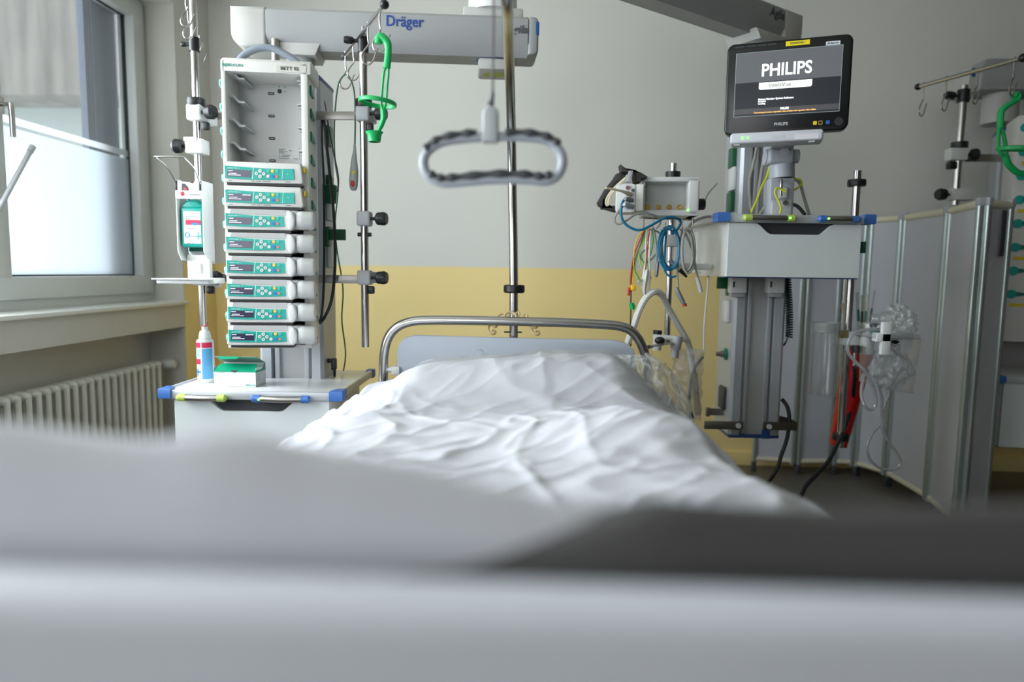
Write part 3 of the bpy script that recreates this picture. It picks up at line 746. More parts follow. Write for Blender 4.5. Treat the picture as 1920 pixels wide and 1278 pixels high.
m.prism(rr(tl, tr, -.06, .085, .02, 4), 'xy', zt_-.004, zt_, .001, 1)
m.prism(rr(tl+.012, tr-.015, -.05, .075, .02, 4), 'xy', zt_-.018, zt_-.003, .006, 2)
m.box(tr-.03, tr+.006, -.03, .06, zt_-.016, zt_+.003, .004)
part('drip_tray', m, WHITE, t)
# bottle in the dispenser
bc = W(361, 420); zlo = W(361, 463).z
t = thing('sanitizer_bottle', 'teal disinfectant bottle with white label standing inside the dispenser', 'bottle', ((l0+l1)/2+o_.x+.002, DY+.042, zlo), math.radians(3))
hb = W(361, 395).z-zlo
m = MB(); m.prism(rr(-.0385, .0385, 0, hb+.012, .006, 3) , 'xz', -.033, .033, .006, 3) ; part('bottle_body', m, mat('teal_bottle', (10, 150, 138), .3), t)
m = MB(); m.lathe([(.046, 0), (.038, .02), (.022, .032), (.018, .034), (.018, .045), (0, .045)], Matrix.Translation((0, 0, hb+.006)), 4) if False else m.prism([(-.0385, 0), (.0385, 0), (.036, .012), (.016, .03), (-.016, .03), (-.036, .012)], 'xz', -.03, .03, .008, 3, M=Matrix.Translation((0, 0, hb+.008)))
part('bottle_shoulder', m, MATS['teal_bottle'], t)
m = MB(); m.lathe([(.0, 0), (.019, 0), (.019, .016), (.012, .018), (.008, .05), (0, .05)], Matrix.Translation((0, 0, hb+.032)), 16)
for k in range(12): m.box(.018*math.cos(k*PI/6)-.002, .018*math.cos(k*PI/6)+.002, .018*math.sin(k*PI/6)-.002, .018*math.sin(k*PI/6)+.002, hb+.030, hb+.040)
part('pump_cap', m, mat('pale_cap', (196, 222, 216), .4), t)
la = part('bottle_label', MB().box(-.029, .029, -.0342, -.033, .012, hb-.001), WHITE, t)
part('label_band', MB().box(-.022, .029, -.0348, -.034, hb*.62, hb*.75), REDL, la)
m = MB(); ell2 = [(.010+.013*math.cos(a*PI/10), hb*.645+.004*math.sin(a*PI/10)) for a in range(20)]; m.prism(ell2, 'xz', -.0353, -.0347); part('label_mark', m, mat('bright_blue_print', (40, 130, 215), .5), la)
m = MB(); m.tube([(-.018+.007*math.cos(a*PI/8), -.0347, hb*.34+.008*math.sin(a*PI/8)) for a in range(16)], .0013, 6, closed=True); m.box(-.010, .016, -.0352, -.0345, hb*.295, hb*.315); m.box(.017, .02, -.0352, -.0345, hb*.22, hb*.42); m.box(.02, .028, -.0352, -.0345, hb*.28, hb*.33); part('label_mark', m, PINKB, la)
m = MB()
for z0_, a_, b_ in ((.93, -.005, .02), (.85, -.022, .018), (.80, -.022, -.008), (.52, -.018, .008), (.12, -.018, -.008), (.12, -.003, .005)): m.box(a_, b_, -.0352, -.0345, hb*z0_-.0015, hb*z0_)
part('label_print', m, mat('grey_print', (130, 138, 150), .6), la)

# ---------------------------------------------------------------- things on the left shelf
SZ = SHZ
def onshelf(px, py):
    """shelf-top point seen at pixel"""
    w = RC @ Vector((px-960, 639-py, -1280)); t_ = (SZ-CAMZ)/w.z
    return Vector((w.x*t_, w.y*t_, SZ))
c = onshelf(387, 716); s_ = c.y/1280; R_ = 15.6*s_
t = thing('spray_bottle', 'white round bottle with red nozzle tip and pink and blue label beside the green box', 'bottle', c)
Hb = (720-637)*s_
part('bottle_body', MB().lathe([(0, 0), (R_*.96, 0), (R_, .004), (R_, Hb-.008), (R_*.9, Hb), (R_*.55, Hb+.003), (0, Hb+.003)]), WHITE, t)
part('spray_neck', MB().lathe([(0, 0), (R_*.72, 0), (R_*.7, .010), (R_*.62, .02), (R_*.55, .028), (R_*.36, .030), (R_*.34, .046), (0, .046)], Matrix.Translation((0, 0, Hb+.003))), WHITE, t)
part('nozzle_tip', MB().lathe([(0, 0), (R_*.36, 0), (R_*.36, .016), (0, .016)], Matrix.Translation((0, 0, Hb+.048))), RED, t)
def wrap(name, a0, a1, z0, z1, m_, par, off=.0006):
    m = MB(); m.grid(lambda u, v: Vector(((R_+off)*math.cos(a0+(a1-a0)*u), (R_+off)*math.sin(a0+(a1-a0)*u), z0+(z1-z0)*v)), 14, 1, .0003)
    return part(name, m, m_, par)
D = math.radians
lb = wrap('bottle_label', D(150), D(390), Hb*.05, Hb*.97, WHITE, t, .0003)
wrap('label_block', D(272), D(345), Hb*.10, Hb*.80, PINKB, lb, .0008)
wrap('label_band', D(272), D(345), Hb*.82, Hb*.94, REDL, lb, .0008)
wrap('label_band', D(190), D(262), Hb*.82, Hb*.94, REDL, lb, .0008)
wrap('label_band', D(190), D(262), Hb*.44, Hb*.56, REDL, lb, .0008)
wrap('label_block', D(195), D(255), Hb*.60, Hb*.78, mat('pale_blue_print', (150, 190, 222), .5), lb, .0008)
wrap('label_mark', D(215), D(262), Hb*.24, Hb*.28, mat('cross_blue', (30, 110, 190), .5), lb, .0008)
wrap('label_mark', D(228), D(240), Hb*.17, Hb*.34, MATS['cross_blue'], lb, .0008)
c = onshelf(401, 724); c1 = onshelf(482, 725); bw = (c1-c).length; s_ = c.y/1280; bh = 32*s_
t = thing('carton', 'white and green supply carton with open green lid flap on the left shelf', 'box', c, math.radians(0))
bd = .085
m = MB(); m.box(0, bw, 0, .001, 0, bh); m.box(0, bw, bd-.001, bd, 0, bh+.02); m.box(0, .001, 0, bd, 0, bh+.01); m.box(bw-.001, bw, 0, bd, 0, bh+.01); m.box(0, bw, 0, bd, 0, .001)
part('carton_body', m, mat('carton_white', (222, 226, 226), .5), t)
GB = mat('carton_green', (0, 152, 112), .4)
m = MB()
m.prism([(.0, bh-.004), (.03, bh-.004), (.045, bh+.002)] if False else [(0, 0), (bw, 0), (bw-.012, .045), (.012, .045)], 'xy', -.0006, .0006, M=Matrix.Translation((0, -.0008, bh)) @ Matrix.Rotation(D(24), 4, 'X'))
m.box(0, bw, -.0012, 0, bh-.006, bh+.001)
part('front_flap', m, GB, t)
m = MB(); m.prism([(bw*.42, -.0), (bw*.58, 0), (bw*.56, -.006), (bw*.5, -.009), (bw*.44, -.006)], 'xz', -.002, -.0008, M=Matrix.Translation((0, 0, bh+.001))); part('flap_notch', m, DGREY, t)
m = MB(); m.prism([(0, 0), (bw, 0), (bw, .078), (0, .078)], 'xy', -.0006, .0006, M=Matrix.Translation((0, bd, bh+.018)) @ Matrix.Rotation(D(158), 4, 'X') @ Matrix.Diagonal((1, 1, 1, 1)))
o = part('lid', m, mat('lid_inside', (120, 168, 150), .5), t)
m = MB(); LM = Matrix.Translation((0, bd, bh+.018)) @ Matrix.Rotation(D(158), 4, 'X') @ Matrix.Translation((0, .078, 0)) @ Matrix.Rotation(D(38), 4, 'X')
m.prism([(bw*.10, 0), (bw*.62, 0), (bw*.56, .022), (bw*.18, .022)], 'xy', -.0006, .0006, M=LM); part('lid_tab', m, GB, o)
m = MB(); m.prism([(0, bh), (.05, bh), (.085, bh+.02), (.085, bh), ], 'yz', bw-.0012, bw+.0002); m.box(bw-.001, bw+.0004, 0, .085, bh-.008, bh); part('side_flap', m, GB, t)
m = MB()
for k in range(6): m.box(.004, .006, -.0004, .0002, bh-.016-k*.0045, bh-.0145-k*.0045); m.box(.008, .036-.003*(k % 3), -.0004, .0002, bh-.016-k*.0045, bh-.0152-k*.0045)
m.box(.004, .04, -.0004, .0002, bh-.010, bh-.0085); part('carton_print', m, mat('faint_print', (140, 156, 166), .6), t)
text('carton_text', 'B|BRAUN', .008, (bw-.02, -.0006, .007), TEALINK, t, th=.0002, sx=1.1)
m = MB()
for k in range(6): m.box(bw, bw+.0006, .006, .034, bh-.014-k*.0045, bh-.013-k*.0045)
part('carton_print', m, MATS['faint_print'], t)

# ---------------------------------------------------------------- green holder on the hook bar
HY = 2.16
def G(px, py, Y=HY): return P(px, py, Y)
o_ = G(700, 265)
t = thing('bottle_holder', 'bright green plastic infusion bottle holder hanging from the hook bar of the right-hand pole', 'bottle holder', (o_.x, HY, o_.z))
m = MB()
m.tube([G(709, 82), G(711, 70), G(717, 70), G(726, 80), G(728, 92), G(727, 110), G(725, 128)], [.010, .010, .011, .010, .009, .009, .010], 12, res=5, flat=1.2)
for dx in (-1, 1):
    m.tube([G(725+dx*0, 124), G(724+dx*4, 134), G(721+dx*4.4, 165), G(719+dx*4.2, 195), G(718, 206)], .0042, 8, res=4)
m.tube([G(718, 204), G(719, 222), G(714, 236), G(706, 252)], [.009, .009, .008, .006], 10, res=4)
part('hanger_arm', m, GREEN, t, True)
m = MB(); cc = G(708, 193, HY+.0); rr_ = .055
m.tube([cc+Vector((rr_*math.cos(a*PI/14), rr_*math.sin(a*PI/14), .002+.006*math.cos(a*PI/14)*-1)) for a in range(28)], .0042, 8, closed=True, flat=1.7); part('support_ring', m, GREEN, t, True)
m = MB(); m.lathe([(.016, 0), (.019, 0), (.022, .022), (.028, .030), (.0265, .031), (.020, .024), (.016, .004)], Matrix.Translation(G(702, 266)), 24); part('cup', m, GREEN, t, True)

# ---------------------------------------------------------------- nurse-call handset on its cable
t = thing('call_handset', 'grey call handset with red button hanging by its cable loop beside the right-hand pole', 'handset', G(664, 356, 2.45))
Yh = 2.50
m = MB(); m.tube([P(644, 695, 2.75), P(648, 660, 2.7), P(641, 600, 2.62), P(643, 540, 2.58), P(632, 470, 2.56), P(628, 420, 2.55), P(634, 350, 2.55), P(628, 300, 2.54), P(627, 230, 2.52), P(633, 165, 2.5), P(643, 143, Yh), P(652, 141, Yh), P(660, 155, Yh), P(665, 180, Yh), P(666, 230, 2.47), P(665, 285, 2.45)], .0028, 8, res=6)
part('cable', m, CABGN, t, True)
m = MB(); Yh = 2.45; m.tube([P(665, 270, Yh), P(665, 284, Yh), P(664, 300, Yh), P(664, 320, Yh), P(663, 340, Yh), P(663, 352, Yh), P(663, 357, Yh)], [.004, .006, .011, .0155, .017, .014, .007], 16, res=3, flat=.95)
h_ = part('handset_body', m, mat('handset_grey', (170, 176, 178), .4), t, True)
c = P(661, 344, Yh-.0155); m = MB(); m.ball(c, .008, (.85, .5, 1.5)); part('call_button', m, RED, h_, True)
m = MB(); m.box(c.x-.003, c.x+.009, c.y-.001, c.y+.004, c.z+.034, c.z+.044, .001); part('yellow_sticker', m, YEL, h_, True)
# black leads draped down the side of the column
m = MB()
m.tube([P(604, 212, 2.5), P(603, 260, 2.48), P(607, 340, 2.46), P(608, 440, 2.45), P(607, 540, 2.44), P(603, 590, 2.44), P(598, 606, 2.46)], .0045, 8, res=6)
t = single('power_cable', m, CABK, 'black power cable hanging straight down close to the side of the pump rack', 'cable', 'black cables beside the rack')
m = MB(); m.tube([P(606, 212, 2.5), P(612, 270, 2.47), P(620, 340, 2.47), P(627, 420, 2.46), P(628, 500, 2.45), P(622, 560, 2.44), P(610, 592, 2.44), P(600, 606, 2.47)], .0055, 8, res=6)
t = single('power_cable', m, CABK, 'black power cable bowing outwards to the right beside the pump rack column', 'cable', 'black cables beside the rack')
m = MB(); m.tube([P(608, 190, 2.56), P(620, 260, 2.54), P(634, 330, 2.53), P(632, 360, 2.53)], .003, 8, res=6)
t = single('power_cable', m, CABK, 'thin black cable running from the column top down to the green clip', 'cable', 'black cables beside the rack')

# ---------------------------------------------------------------- bed
BX = P(966, 660, 2.40).x; HBY = 2.40
t = thing('hospital_bed', 'hospital bed with chrome tube headboard rail and grey head panel, made up in white', 'bed', (BX, 1.35, 0))
def H(px, py, Y=HBY): return P(px, py, Y)
m = MB(); m.tube([H(717, 760), H(719, 700), H(720, 665), H(727, 635), H(742, 615), H(765, 604), H(800, 600), H(880, 600.5), H(1040, 604), H(1130, 608), H(1165, 612), H(1186, 622), H(1202, 645), H(1212, 680), H(1216, 760)], .0165, 20, res=6)
part('headboard_rail', m, STEEL, t, True)
p = [(H(x_, y_).x, H(x_, y_).z) for x_, y_ in ((748, 760), (746, 700), (745, 660), (750, 642), (762, 632), (780, 628), (960, 633), (1150, 637), (1172, 642), (1188, 655), (1194, 690), (1195, 760))]
part('headboard_panel', MB().prism(p, 'xz', HBY-.012, HBY+.012, .004, 2), mat('headboard_greyblue', (168, 175, 186), .5), t, True)
c = H(743, 693); part('panel_clip', MB().box(c.x-.014, c.x+.016, HBY-.022, HBY+.02, c.z-.016, c.z+.014, .004).cyl((c.x-.045, HBY, c.z), (c.x, HBY, c.z), .009), WHITE, t, True)
x0, x1 = BX-.46, BX+.46
part('mattress', MB().box(x0, x1, .42, 2.34, .66, .80, .03, 4), mat('mattress_grey', (92, 90, 92), .8), t, True)
part('bed_deck', MB().box(x0, x1, .40, 2.36, .58, .66, .01), DGREY, t, True)
fz = P(1010, 1098, .31).z
m = MB(); m.prism(rr(BX-.50, BX+.50, .50, fz, .06, 6, 'cd'), 'xz', .285, .325, .014, 4); part('footboard', m, mat('footboard_grey', (204, 207, 216), .45), t, True)
part('frame', MB().box(x0+.05, x1-.05, .3, 2.4, .42, .50, .01), LGREY, t, True)
for sx in (-1, 1):
    for yy in (.55, 2.15):
        c = MB(); c.cyl((BX+sx*.38, yy, .06), (BX+sx*.38, yy, .45), .022); l_ = part('leg', c, BRUSH, t, True)
        part('caster', MB().cyl((BX+sx*.38-.02, yy, .06), (BX+sx*.38+.02, yy, .06), .06), BLACK, l_, True)
# linen: one continuous white duvet with a pillow swelling under it
def sm(a, b, x):
    x = max(0, min(1, (x-a)/(b-a))); return x*x*(3-2*x)
def top(x, y):
    """x relative to the bed centre"""
    z = .822
    pil = math.exp(-(abs((y-2.06)/.24))**3.0)
    px_ = 1-sm(.26, .47, abs(x-.02))
    z += .095*pil*px_*(1+.12*math.sin(x*5+.6)+.16*sm(-.1, .2, x))
    z += .05*math.exp(-((y-1.42)/.2)**2)*sm(-.05, .3, x)*(1-sm(.40, .5, x))
    z += .03*math.exp(-((y-1.5)/.5)**2)*(1-sm(.3, .48, abs(x)))
    z += .014*noise.noise(Vector((x*2.2+3, y*2.4, 1.3)))*1.0
    z += .065*sm(1.35, .92, y) if False else .065*(1-sm(.92, 1.35, y))
    q = Vector((x*1.0, y*1.0, 0)); wv = noise.noise(Vector((x*3, y*3, 5)))*.8
    # creases fan out diagonally
    r1 = 1-abs(noise.noise(Vector(((x+y*.55)*6+wv, (y-x*.5)*2.2, 8.1))))*2
    r2 = 1-abs(noise.noise(Vector(((x-y*.8)*5+wv, (y+x)*3.0, 2.7))))*2
    z += .0055*max(0, r1)**3 + .0045*max(0, r2)**3 + .006*noise.noise(Vector((x*5, y*6, 9))) + .004*max(0, 1-abs(noise.noise(Vector(((x*1.2-y)*9, (y*.6+x)*4, 6.3))))*2.6)**2
    z += .004*noise.noise(Vector((x*14, y*12, 3)))
    return z
def cloth(hw, y0, y1, hang, lift=0, near_drop=True):
    def fn(u, v):
        s = (u-.5)*2*(hw+hang); y = y0+(y1-y0)*v
        e = 0
        if abs(s) > hw:
            o = abs(s)-hw; r = .05; x = math.copysign(hw + r*(1-math.exp(-o/r))*.9, s); e = max(0, o-r*.6*(1-math.exp(-o/r)))
            x += math.copysign(.012*math.sin(y*17+s*4)*min(1, o/.1), s)
        else: x = s
        z = top(max(-hw, min(hw, x)), y)+lift - e - .02*sm(hw-.08, hw, abs(s))
        if near_drop and v < .05: z -= .07*(1-v/.05)**2
        if v > .97: z -= .10*((v-.97)/.03)**2
        return Vector((BX+x, y, z))
    return fn
LIN = mat('white_linen', (200, 201, 208), .8, noise_amt=.01, bump=.25, bscale=500)
lm = MB(); lm.grid(cloth(.49, .84, 2.33, .26), 260, 330)
DV = 0
part_o = single('duvet', lm, LIN, 'rumpled white duvet spread over the whole bed and its pillow', 'duvet', ang=180)
so = part_o.modifiers.new('thickness', 'SOLIDIFY'); so.thickness = .012; so.offset = -1
# near heaps just behind the footboard: ridges close to the lens, sloping away towards the pillow
def lerp_tab(tab, x):
    for (xa, ya_), (xb, yb_) in zip(tab, tab[1:]):
        if x <= xb: 
            f = max(0, min(1, (x-xa)/(xb-xa))); f = f*f*(3-2*f); return ya_+(yb_-ya_)*f
    return tab[-1][1]
def heap(tab, x0, x1, seed, yo=0):
    def fn(u, v):
        x = x0+(x1-x0)*u; y = .335+.50*v
        drop = lerp_tab(tab, x)                       # slope below eye level
        zr = CAMZ - drop*max(y, .35) - .30*max(0, y-.40)
        z = zr - .12*(1-sm(0, .06, v)) + .010*noise.noise(Vector((x*9, y*8, seed))) + .012*noise.noise(Vector((x*4, y*5, seed+3)))
        z = max(z, .805)
        return Vector((x, y+yo, z))
    return fn
LB = BX-.46; RB = BX+.46
o = single('foot_heap', MB().grid(heap([(LB, .30), (-.38, .250), (-.20, .262), (-.12, .285), (.02, .35), (.11, .47)], LB+.01, .12, 1.0, .014), 90, 60), LIN,
           'heap of white bedding at the foot of the bed, blurred at lower left', 'blanket', ang=180)
o = single('foot_heap', MB().grid(heap([(-.12, .47), (-.06, .44), (.08, .332), (.18, .322), (.34, .325), (RB, .345)], -.12, RB-.01, 4.0, -.006), 90, 60),
           mat('dark_grey_heap', (70, 68, 68), .9, bump=.4, bscale=400), 'dark grey rounded heap behind the right half of the footboard, strongly blurred', 'blanket', ang=180)  # dark heap filling a blurred area whose content is unidentified
# ---------------------------------------------------------------- thin plastic cover gathered at the right of the headboard
def bag1(u, v):
    a = P(1150, 664, 2.30).lerp(P(1222, 662, 2.36), u); c = P(1180, 720, 1.95).lerp(P(1303, 792, 1.95), u)
    k = v**.8; p = a.lerp(c, k)
    bul = math.sin(PI*min(1, v*1.0))*.05
    nz_ = noise.noise(Vector((u*9, v*6, 2)))*.022 + noise.noise(Vector((u*22, v*12, 7)))*.010
    p.z += bul*(.6+.4*math.sin(u*PI)) + nz_*(.3+v); p.x += bul*.25*(u-.2)+noise.noise(Vector((u*6, v*9, 4)))*.02; p.y -= .03*math.sin(PI*u)
    return p
single('plastic_cover', MB().grid(bag1, 90, 90), SHEETF, 'crumpled translucent plastic cover bunched over the right end of the headboard rail', 'plastic sheet', ang=180)
def film2(u, v):
    s = -.28+.76*u; y = 1.62+.66*v
    x = min(s, .475); over = max(0, s-.475)
    z = top(x, y)+.008 - over*.8 - .02*sm(.38, .46, x) + .010*abs(noise.noise(Vector((s*9, y*7, 4)))) + (.05*abs(noise.noise(Vector((s*7, y*5, 9)))) if False else 0)
    z += .045*sm(.80, 1, v)*abs(noise.noise(Vector((s*13, y*11, 3))))*2
    return Vector((BX+x+over*.4, y, z))
single('plastic_cover', MB().grid(film2, 110, 90), film('clear_bed_film', (236, 238, 240), .16, .25, .05, bump=.8, bscale=30), 'clear plastic film lying over the duvet and pillow on the right side of the bed', 'plastic sheet', ang=180)
# ---------------------------------------------------------------- trapeze pole and handle
t = thing('lifting_pole', 'tall chrome lifting pole curving up from behind the headboard with black ring', 'pole', P(963, 700, 2.46))
pts = [P(963, 760, 2.46), P(963, 632, 2.46), P(963, 500, 2.46), P(961, 380, 2.45), P(959, 260, 2.40), P(956, 150, 2.22), P(953, 60, 1.98), P(951, 0, 1.80)]
e = pts[-1]; pts += [e+Vector((.002, -.20, .085)), e+Vector((.006, -.5, .10))]
part('tube', MB().tube(pts, .0158, 24, res=8), STEEL, t, True)
c = P(964, 541, 2.46)
part('ring_stop', MB().lathe([(.015, -.013), (.034, -.015), (.038, -.010), (.038, .010), (.034, .014), (.015, .012)], Matrix.Translation(c)), BLACK, t, True)
c = P(963, 622, 2.46); part('cross_pin', MB().cyl(c+Vector((-.034, -.01, 0)), c+Vector((.03, -.01, 0)), .003), DGREY, t, True)
YT = 1.30
t = thing('trapeze_handle', 'grey oval lifting handle with dark finger grips hanging on a strap over the bed', 'handle', P(922, 300, YT))
def T_(px, py): return P(px, py, YT)
outl = [(905, 257), (870, 260), (835, 265), (812, 275), (797, 292), (795, 312), (806, 332), (830, 343), (860, 342), (925, 337), (985, 337), (1020, 340), (1042, 332), (1054, 312), (1053, 290), (1040, 272), (1018, 262), (985, 257), (945, 256)]
part('handle_ring', MB().tube([T_(a, b_) for a, b_ in outl], .0088, 16, closed=True, res=6), mat('handle_grey', (160, 166, 174), .4), t, True)
def grips(pts_, nw):
    m = MB(); P2 = [Vector(T_(a, b_)) for a, b_ in pts_]; P3, _ = smooth(P2, 24, False)
    n_ = len(P3); R = [.0082+.0013*math.sin(i/n_*PI*2*nw) for i in range(n_)]
    m.tube([p+Vector((0, -.003, -.0022)) for p in P3], R, 12); return m
part('finger_grip', grips([(798, 279), (812, 266), (835, 256), (870, 250), (895, 248)], 4), DGREY, t, True)
part('finger_grip', grips([(948, 248), (985, 248), (1018, 253), (1040, 263), (1047, 271)], 4), DGREY, t, True)
part('finger_grip', grips([(807, 325), (828, 333), (860, 331), (925, 325), (985, 326), (1018, 330), (1036, 324)], 8), DGREY, t, True)
m = MB(); a0_, a1_ = T_(905, 268), T_(935, 202); m.prism(rr(a0_.x, a1_.x, a0_.z, a1_.z, .012, 5, 'cd'), 'xz', YT-.014, YT+.014, .004, 3); part('hanger_block', m, mat('block_grey', (176, 180, 182), .4), t, True)
m = MB(); m.tube([T_(921, 203), T_(922, 190), T_(924, 172)], [.0045, .0045, .0035], 10); m.box(T_(915, 193).x, T_(921, 193).x, YT-.004, YT+.004, T_(918, 196).z, T_(918, 190).z, .001); part('buckle', m, mat('buckle_grey', (74, 74, 84), .5), t, True)
part('strap', MB().box(T_(923.3, 100).x, T_(926, 100).x, YT-.012, YT+.012, T_(924, 175).z, e.z+.10, .0005), mat('strap_grey', (134, 128, 132), .7), t, True)
# curled beige cord on the headboard
m = MB(); cxs = P(964, 600, 2.44)
for s_ in (-1, 1):
    pts = []
    for k in range(60):
        a = k/60; ang_ = a*2*PI*4.3
        base = cxs+Vector((s_*(.006+.072*math.sin(a*1.7)), -.03, .018-.07*a*a*1.0))
        pts.append(base+Vector((math.cos(ang_)*.013, math.sin(ang_)*.012, math.sin(ang_)*.012)))
    m.tube(pts, .0038, 8)
t = single('spiral_cord', m, BEIGE, 'beige spiral cord looped around the foot of the lifting pole above the headboard', 'cord')
# ---------------------------------------------------------------- pendant group right of the bed
RZR = math.radians(4)
sfl = P(1347, 404, 2.60); sfr = P(1641, 409, 2.63)
SW = (sfr-sfl).length
RSH = shelf('high pendant shelf with deep drawer under the monitor, blue corners, light strips on its front', (sfl.x, 2.60, P(1490, 402, 2.6).z), math.radians(3.5), SW, .50, .232, .36, .042)
k_ = SW/295
grip(RSH, (1391-1347)*k_, (1488-1347)*k_, -.014, -.018, LIME, (1476-1347)*k_); grip(RSH, (1531-1347)*k_, (1610-1347)*k_, -.014, -.018, BLUE, (1548-1347)*k_)
m = MB(); zr_ = RSH.location.z; 
a_, b_ = P(1304, 434, 2.98), P(1340, 512, 2.98); m.box(a_.x, b_.x+.03, 2.93, 3.05, b_.z, a_.z, .004); part('rear_bracket', m, OFFW, RSH, True)
m = MB(); a_ = P(1626, 463, 2.66); m.box(a_.x-.006, a_.x+.006, 2.68, 2.73, a_.z-.022, a_.z+.022, .003); part('green_clip', m, GREEND, RSH, True)
ca, cb = P(1370, 700, 2.92), P(1467, 700, 2.92)
ccx = (ca.x+cb.x)/2; cz0 = zat(1440, 822, 2.92); cz1 = zat(1440, 98, 2.95)
RCOL = column('supply_column', 'grey supply column with rails running down behind the drawer shelf under the monitor', ccx, 3.04, math.radians(1), (cb-ca).length, .24, cz0, cz1)
W2 = (cb-ca).length
# side fittings on the left flank
for py, hh in ((295, .085), (378, .085)):
    z_ = zat(1352, py, 3.0); part('green_socket_cover', MB().box(ca.x-.018, ca.x+.002, 2.98, 3.05, z_-hh/2, z_+hh/2, .004), GREEND, RCOL, True)
z_ = zat(1345, 532, 3.0); part('green_cable_clip', MB().box(ca.x-.062, ca.x-.01, 2.97, 2.978, z_-.02, z_+.03, .003).box(ca.x-.018, ca.x+.002, 2.96, 3.0, z_-.05, z_+.03, .003), GREEND, RCOL, True)
z_ = zat(1336, 447, 2.96); 
for py in (335, 583, 745):
    z_ = zat(1350, py, 3.0); part('socket_plate', MB().box(ca.x-.016, ca.x+.002, 2.97, 3.05, z_-.05, z_+.05, .008), WHITE if py != 745 else DGREY, RCOL, True)
z_ = zat(1335, 663, 3.0); part('gas_plug', MB().tube([(ca.x-.045, 3.0, z_), (ca.x-.03, 3.0, z_), (ca.x-.028, 3.0, z_), (ca.x, 3.0, z_)], [.010, .010, .015, .015], 14), BRUSH, RCOL, True)
part('socket_ring', MB().cyl((ca.x-.008, 3.0, z_), (ca.x+.001, 3.0, z_), .026), TEALD, RCOL, True)
# steel rails wrapped round the foot of the column
z_ = zat(1400, 796, 2.90); fy = 2.90
m = MB(); m.box(ca.x-.11, ca.x+.055, fy-.012, fy-.006, z_-.02, z_+.016, .002); o = part('side_rail', m, BRUSH, RCOL, True)
part('screw_cap', MB().disc((ca.x+.033, fy-.012, z_-.002), .011, .006), WHITE, o, True)
z_ = zat(1450, 797, 2.90)
path = [(cb.x-.08, fy-.009), (cb.x+.05, fy-.009), (cb.x+.062, fy), (cb.x+.062, fy+.04), (cb.x+.05, fy+.1), (cb.x, fy+.16)]
m = MB(); pts = [Vector((x_, y_, z_-.001)) for x_, y_ in path]; pts, _ = smooth(pts, 4, False)
b_ = bmesh.new(); vs = [[b_.verts.new(p+Vector((0, 0, dz))) for dz in (-.018, .018)] for p in pts]
for q in range(len(vs)-1): b_.faces.new((vs[q][0], vs[q+1][0], vs[q+1][1], vs[q][1]))
bmesh.ops.solidify(b_, geom=b_.faces[:], thickness=.005); m._merge(b_)
o = part('side_rail', m, BRUSH, RCOL, True); part('screw_cap', MB().disc((cb.x-.056, fy-.014, z_-.003), .011, .006), WHITE, o, True)
m = MB(); a_ = P(1438, 816, 2.9); m.box(a_.x-.018, a_.x+.014, 2.905, 2.915, a_.z-.016, a_.z+.02); part('blue_foot_mark', m, NAVY, RCOL, True)
z_ = zat(1325, 770, 3.02); part('rail_stub', MB().box(ca.x-.075, ca.x, 3.0, 3.006, z_-.015, z_+.015).box(ca.x-.078, ca.x-.06, 2.995, 3.012, z_-.02, z_+.02, .002), BRUSH, RCOL, True)
for xa, xb in ((1371, 1399), (1441, 1470)):
    a_, b_ = P(xa, 517, 2.87), P(xb, 548, 2.87); part('bracket_and_shade', MB().box(a_.x, b_.x, 2.86, 2.92, b_.z-.004, a_.z+.01, .006), WHITE, RCOL, True)
    a_, b_ = P(xa, 549, 2.88), P(xb-4, 557, 2.88); part('bracket_and_shade', MB().box(a_.x, b_.x, 2.875, 2.92, b_.z, a_.z, .002), LGREY, RCOL, True)  # grey strip stands for the shade under the white bracket
    a_ = P(xa+5, 533, 2.86); part('bracket_slot', MB().box(a_.x-.004, a_.x+.003, 2.857, 2.862, a_.z-.012, a_.z+.012, .001), DGREY, RCOL, True)
m = MB(); a_ = P(1427, 279, 2.905); m.disc((a_.x, 2.945, a_.z), .013, .003); part('round_sticker', m, mat('dark_teal_sticker', (16, 66, 84), .4), RCOL, True)
# monitor arm
MY = 2.68
def M_(px, py, Y=MY): return P(px, py, Y)
o_ = M_(1467, 404)
t = thing('monitor_mount', 'grey jointed monitor arm standing on the high shelf directly below the black monitor', 'monitor mount', (o_.x, MY+.02, RSH.location.z))
MG = mat('mount_grey', (164, 168, 176), .4)
def pbox(name, x0, y0, x1, y1, Ya, Yb, m_, bev=.006, parent=t):
    a_, b_ = P(x0, y0, Ya), P(x1, y1, Ya); return part(name, MB().box(a_.x, b_.x, Ya, Yb, b_.z, a_.z, bev, 3), m_, parent, True)
pbox('lower_post', 1445, 333, 1487, 403, MY-.02, MY+.06, MG)
pbox('post_cover', 1447, 375, 1485, 404, MY-.03, MY+.05, LGREY)
c = pbox('cable_hatch', 1461, 350, 1478, 373, MY-.028, MY-.01, MG, .005)
pbox('hatch_plate', 1463, 352, 1476, 370, MY-.031, MY-.027, WHITE, .002)
c0, c1 = M_(1466, 334, MY+.02), M_(1466, 306, MY+.02); part('swivel_drum', MB().tube([c0, c1], .046, 28), MG, t, True)
pbox('tilt_head', 1443, 278, 1490, 306, MY-.03, MY+.06, MG, .012)
c0, c1 = M_(1434, 293, MY+.01), M_(1496, 293, MY+.01); part('tilt_axle', MB().tube([c0, c1], .026, 24), MG, t, True)
pbox('head_plate', 1446, 268, 1487, 278, MY-.035, MY+.06, MG, .004)
c = M_(1466, 285); part('round_cover', MB().disc((c.x, MY-.03, c.z), .015, .003), LGREY, t, True)
c = M_(1461, 338, MY-.03); part('hook_bolt', MB().tube([c, c+Vector((0, -.02, 0)), c+Vector((0, -.022, -.03)), c+Vector((.002, -.02, -.06))], .006, 10, res=3), BRUSH, t, True)
